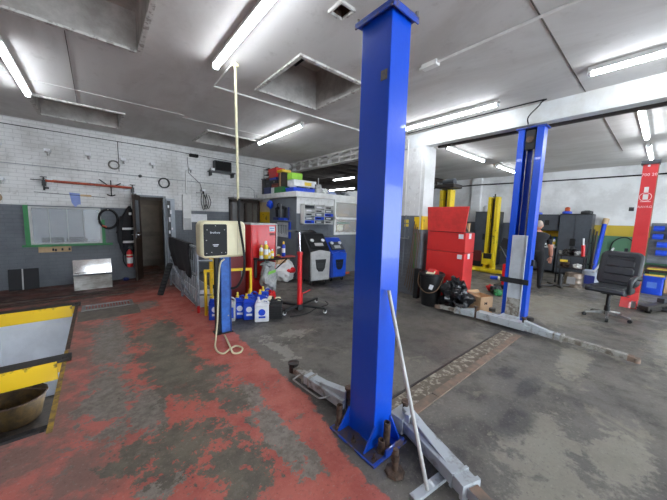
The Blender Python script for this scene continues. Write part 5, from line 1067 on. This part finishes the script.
for x in(10.55,11.8):
    for y in(-1.2,.18): t.p('leg',MB().b(x,x+.06,y,y+.05,0,.5),BLACK)
for i,mm in enumerate((AMBER,GREEN,mat('orange2',(214,110,60),.5))): S('coloured_strip',MB().beam((10.6+i*.15,.20,.56),(10.7+i*.15,-.6,.56),.05,.02),mm,['yellow strip on the dark bench','green strip on the dark bench','orange strip on the dark bench'][i],'strip',(10.6+i*.15,0,.55))
t=T('blue_tub','bright blue lidded plastic tub on the floor right of the red post','tub',(10.2,.03,0)); t.p('tub',MB().rbox(10.05,10.4,-.10,.24,0,.40,.04,'z'),ROYAL,bev=.01,smooth=True); t.p('lid',MB().rbox(10.03,10.42,-.12,.26,.40,.44,.04,'z'),ROYAL); t.p('label_patch',MB().b(10.043,10.05,-.0,.16,.16,.30),mat('tub_label',(90,130,220),.5)); t.p('green_top',MB().b(10.1,10.35,-.1,.22,.44,.455),AMBER)
t=box('wooden_carton',10.55,10.95,-.40,-.12,0,.42,CARD,'brown carton on the floor right of the blue tub','box',grp='boxes',extra=lambda t:t.p('printed_panel',MB().b(10.543,10.55,-.33,-.2,.1,.25),CREAM))
# ---------------------------------------------------------------- the man
def person():
    t=T('person','person in black t-shirt and trousers standing at the bench, seen from behind','person',(8.25,1.995,0),R(15),local=True)
    # local +x = facing the end wall; y left
    J=[('pelvis',(0,0,.93),.135,.15),('waist',(.0,0,1.06),.13,.15),('chest',(.02,0,1.25),.135,.175),('upper',(.02,0,1.38),.11,.165),('neckb',(.03,0,1.47),.06,.07)]
    V=[(0,0,.90),(0,0,1.05),(.01,0,1.22),(.02,0,1.38),(.04,0,1.465),(.06,0,1.53)]; E=[(0,1),(1,2),(2,3),(3,4),(4,5)]; Rr=[(.15,.16),(.135,.15),(.14,.175),(.12,.15),(.06,.065),(.055,.055)]
    def chain(start,pts,rs):
        p=start
        for q,r_ in zip(pts,rs): V.append(q); Rr.append((r_,r_)); E.append((p,len(V)-1)); p=len(V)-1
        return p
    chain(3,[(.02,.20,1.37),(.04,.245,1.14),(.20,.20,.95),(.27,.17,.91)],[.07,.055,.042,.032])
    chain(3,[(.02,-.20,1.37),(-.02,-.27,1.12),(.10,-.30,.90),(.14,-.30,.84)],[.07,.056,.046,.034])
    chain(0,[(.02,.09,.82),(.06,.11,.48),(.0,.12,.10),(.14,.12,.045)],[.10,.072,.048,.042])
    chain(0,[(-.02,-.09,.82),(.0,-.12,.48),(-.12,-.12,.10),(.02,-.13,.045)],[.10,.072,.048,.042])
    def skin(name,V,E,Rr,ma,sub=2):
        me=bpy.data.meshes.new(name); me.from_pydata(V,E,[]); o=bpy.data.objects.new(name,me); COL.objects.link(o)
        mo=o.modifiers.new('skin','SKIN'); o.data.skin_vertices
        for i,r_ in enumerate(Rr): me.skin_vertices[0].data[i].radius=r_
        me.skin_vertices[0].data[0].use_root=True
        s_=o.modifiers.new('sub','SUBSURF'); s_.levels=sub; s_.render_levels=sub
        dg=bpy.context.evaluated_depsgraph_get(); m2=bpy.data.meshes.new_from_object(o.evaluated_get(dg)); bpy.data.objects.remove(o)
        m2.shade_smooth(); m2.materials.clear(); m2.materials.append(ma); return m2
    me=skin('body',V,E,Rr,SKIN)
    me.materials.append(SHIRT); me.materials.append(mat('dark_trousers',(26,26,30),.85)); me.materials.append(mat('work_shoe',(44,40,40),.6))
    for p in me.polygons:
        c=p.center
        if c.z<.09: p.material_index=3
        elif c.z<.99 and abs(c.y)<.24: p.material_index=2
        elif c.z<1.47 and not(abs(c.y)>.19 and c.z<1.17): p.material_index=1
    o=bpy.data.objects.new('body',me); COL.objects.link(o); o.parent=t.o
    hd=MB().ell((.09,0,1.63),.095,.075,.115,20,14).ell((.17,0,1.60),.05,.05,.07,12,8).cy((.185,0,1.645),(.205,0,1.60),.012,.018,n=8)
    for s in(-1,1): hd.ell((.085,s*.078,1.62),.022,.012,.033,10,8)
    h_=t.p('head',hd,SKIN,smooth=True); t.p('hair',MB().ell((.075,0,1.655),.098,.082,.10,18,12,.08,fr=6),mat('grey_hair',(176,160,146),.8,bump=.5),parent=h_,smooth=True)
    for s in(-1,1): t.p('eye',MB().ell((.178,s*.03,1.635),.012,.012,.010,10,6),WHT,parent=h_,smooth=True)
    t.p('mouth',MB().b(.205,.212,-.02,.02,1.565,1.571),mat('lip',(170,100,90),.5),parent=h_)
    for s,(x,y,z) in((1,(.30,.155,.90)),(-1,(.155,-.30,.80))):
        hv=MB(); T_=Matrix.Translation((x,y,z))@(Matrix.Rotation(R(25 if s>0 else 70),4,'Y'))
        hv.rbox(-.03,.06,-.036,.036,-.014,.014,.013,'x',T_)
        for k in range(4): 
            l_=(.070,.080,.075,.060)[k]; yy=-.028+k*.0187; P_=[T_@Vector(q) for q in((.055,yy,0),(.055+l_*.5,yy,-.008),(.055+l_*.8,yy,-.03),(.055+l_*.75,yy,-.05))]
            hv.tube(P_,[.0092,.0088,.008,.007],8,3)
        hv.tube([T_@Vector(q) for q in((0,-s*.034,0),(.03,-s*.055,-.01),(.06,-s*.055,-.025))],[.011,.010,.008],8,3)
        t.p('hand',hv,SKIN,smooth=True)
    t.p('belt',MB().lathe([(.150,-.015),(.150,.015)],(0,0,.99),20,sx=.86,sy=1.0),BLACK)
person(); bpy.data.objects['person'].scale=(.965,)*3
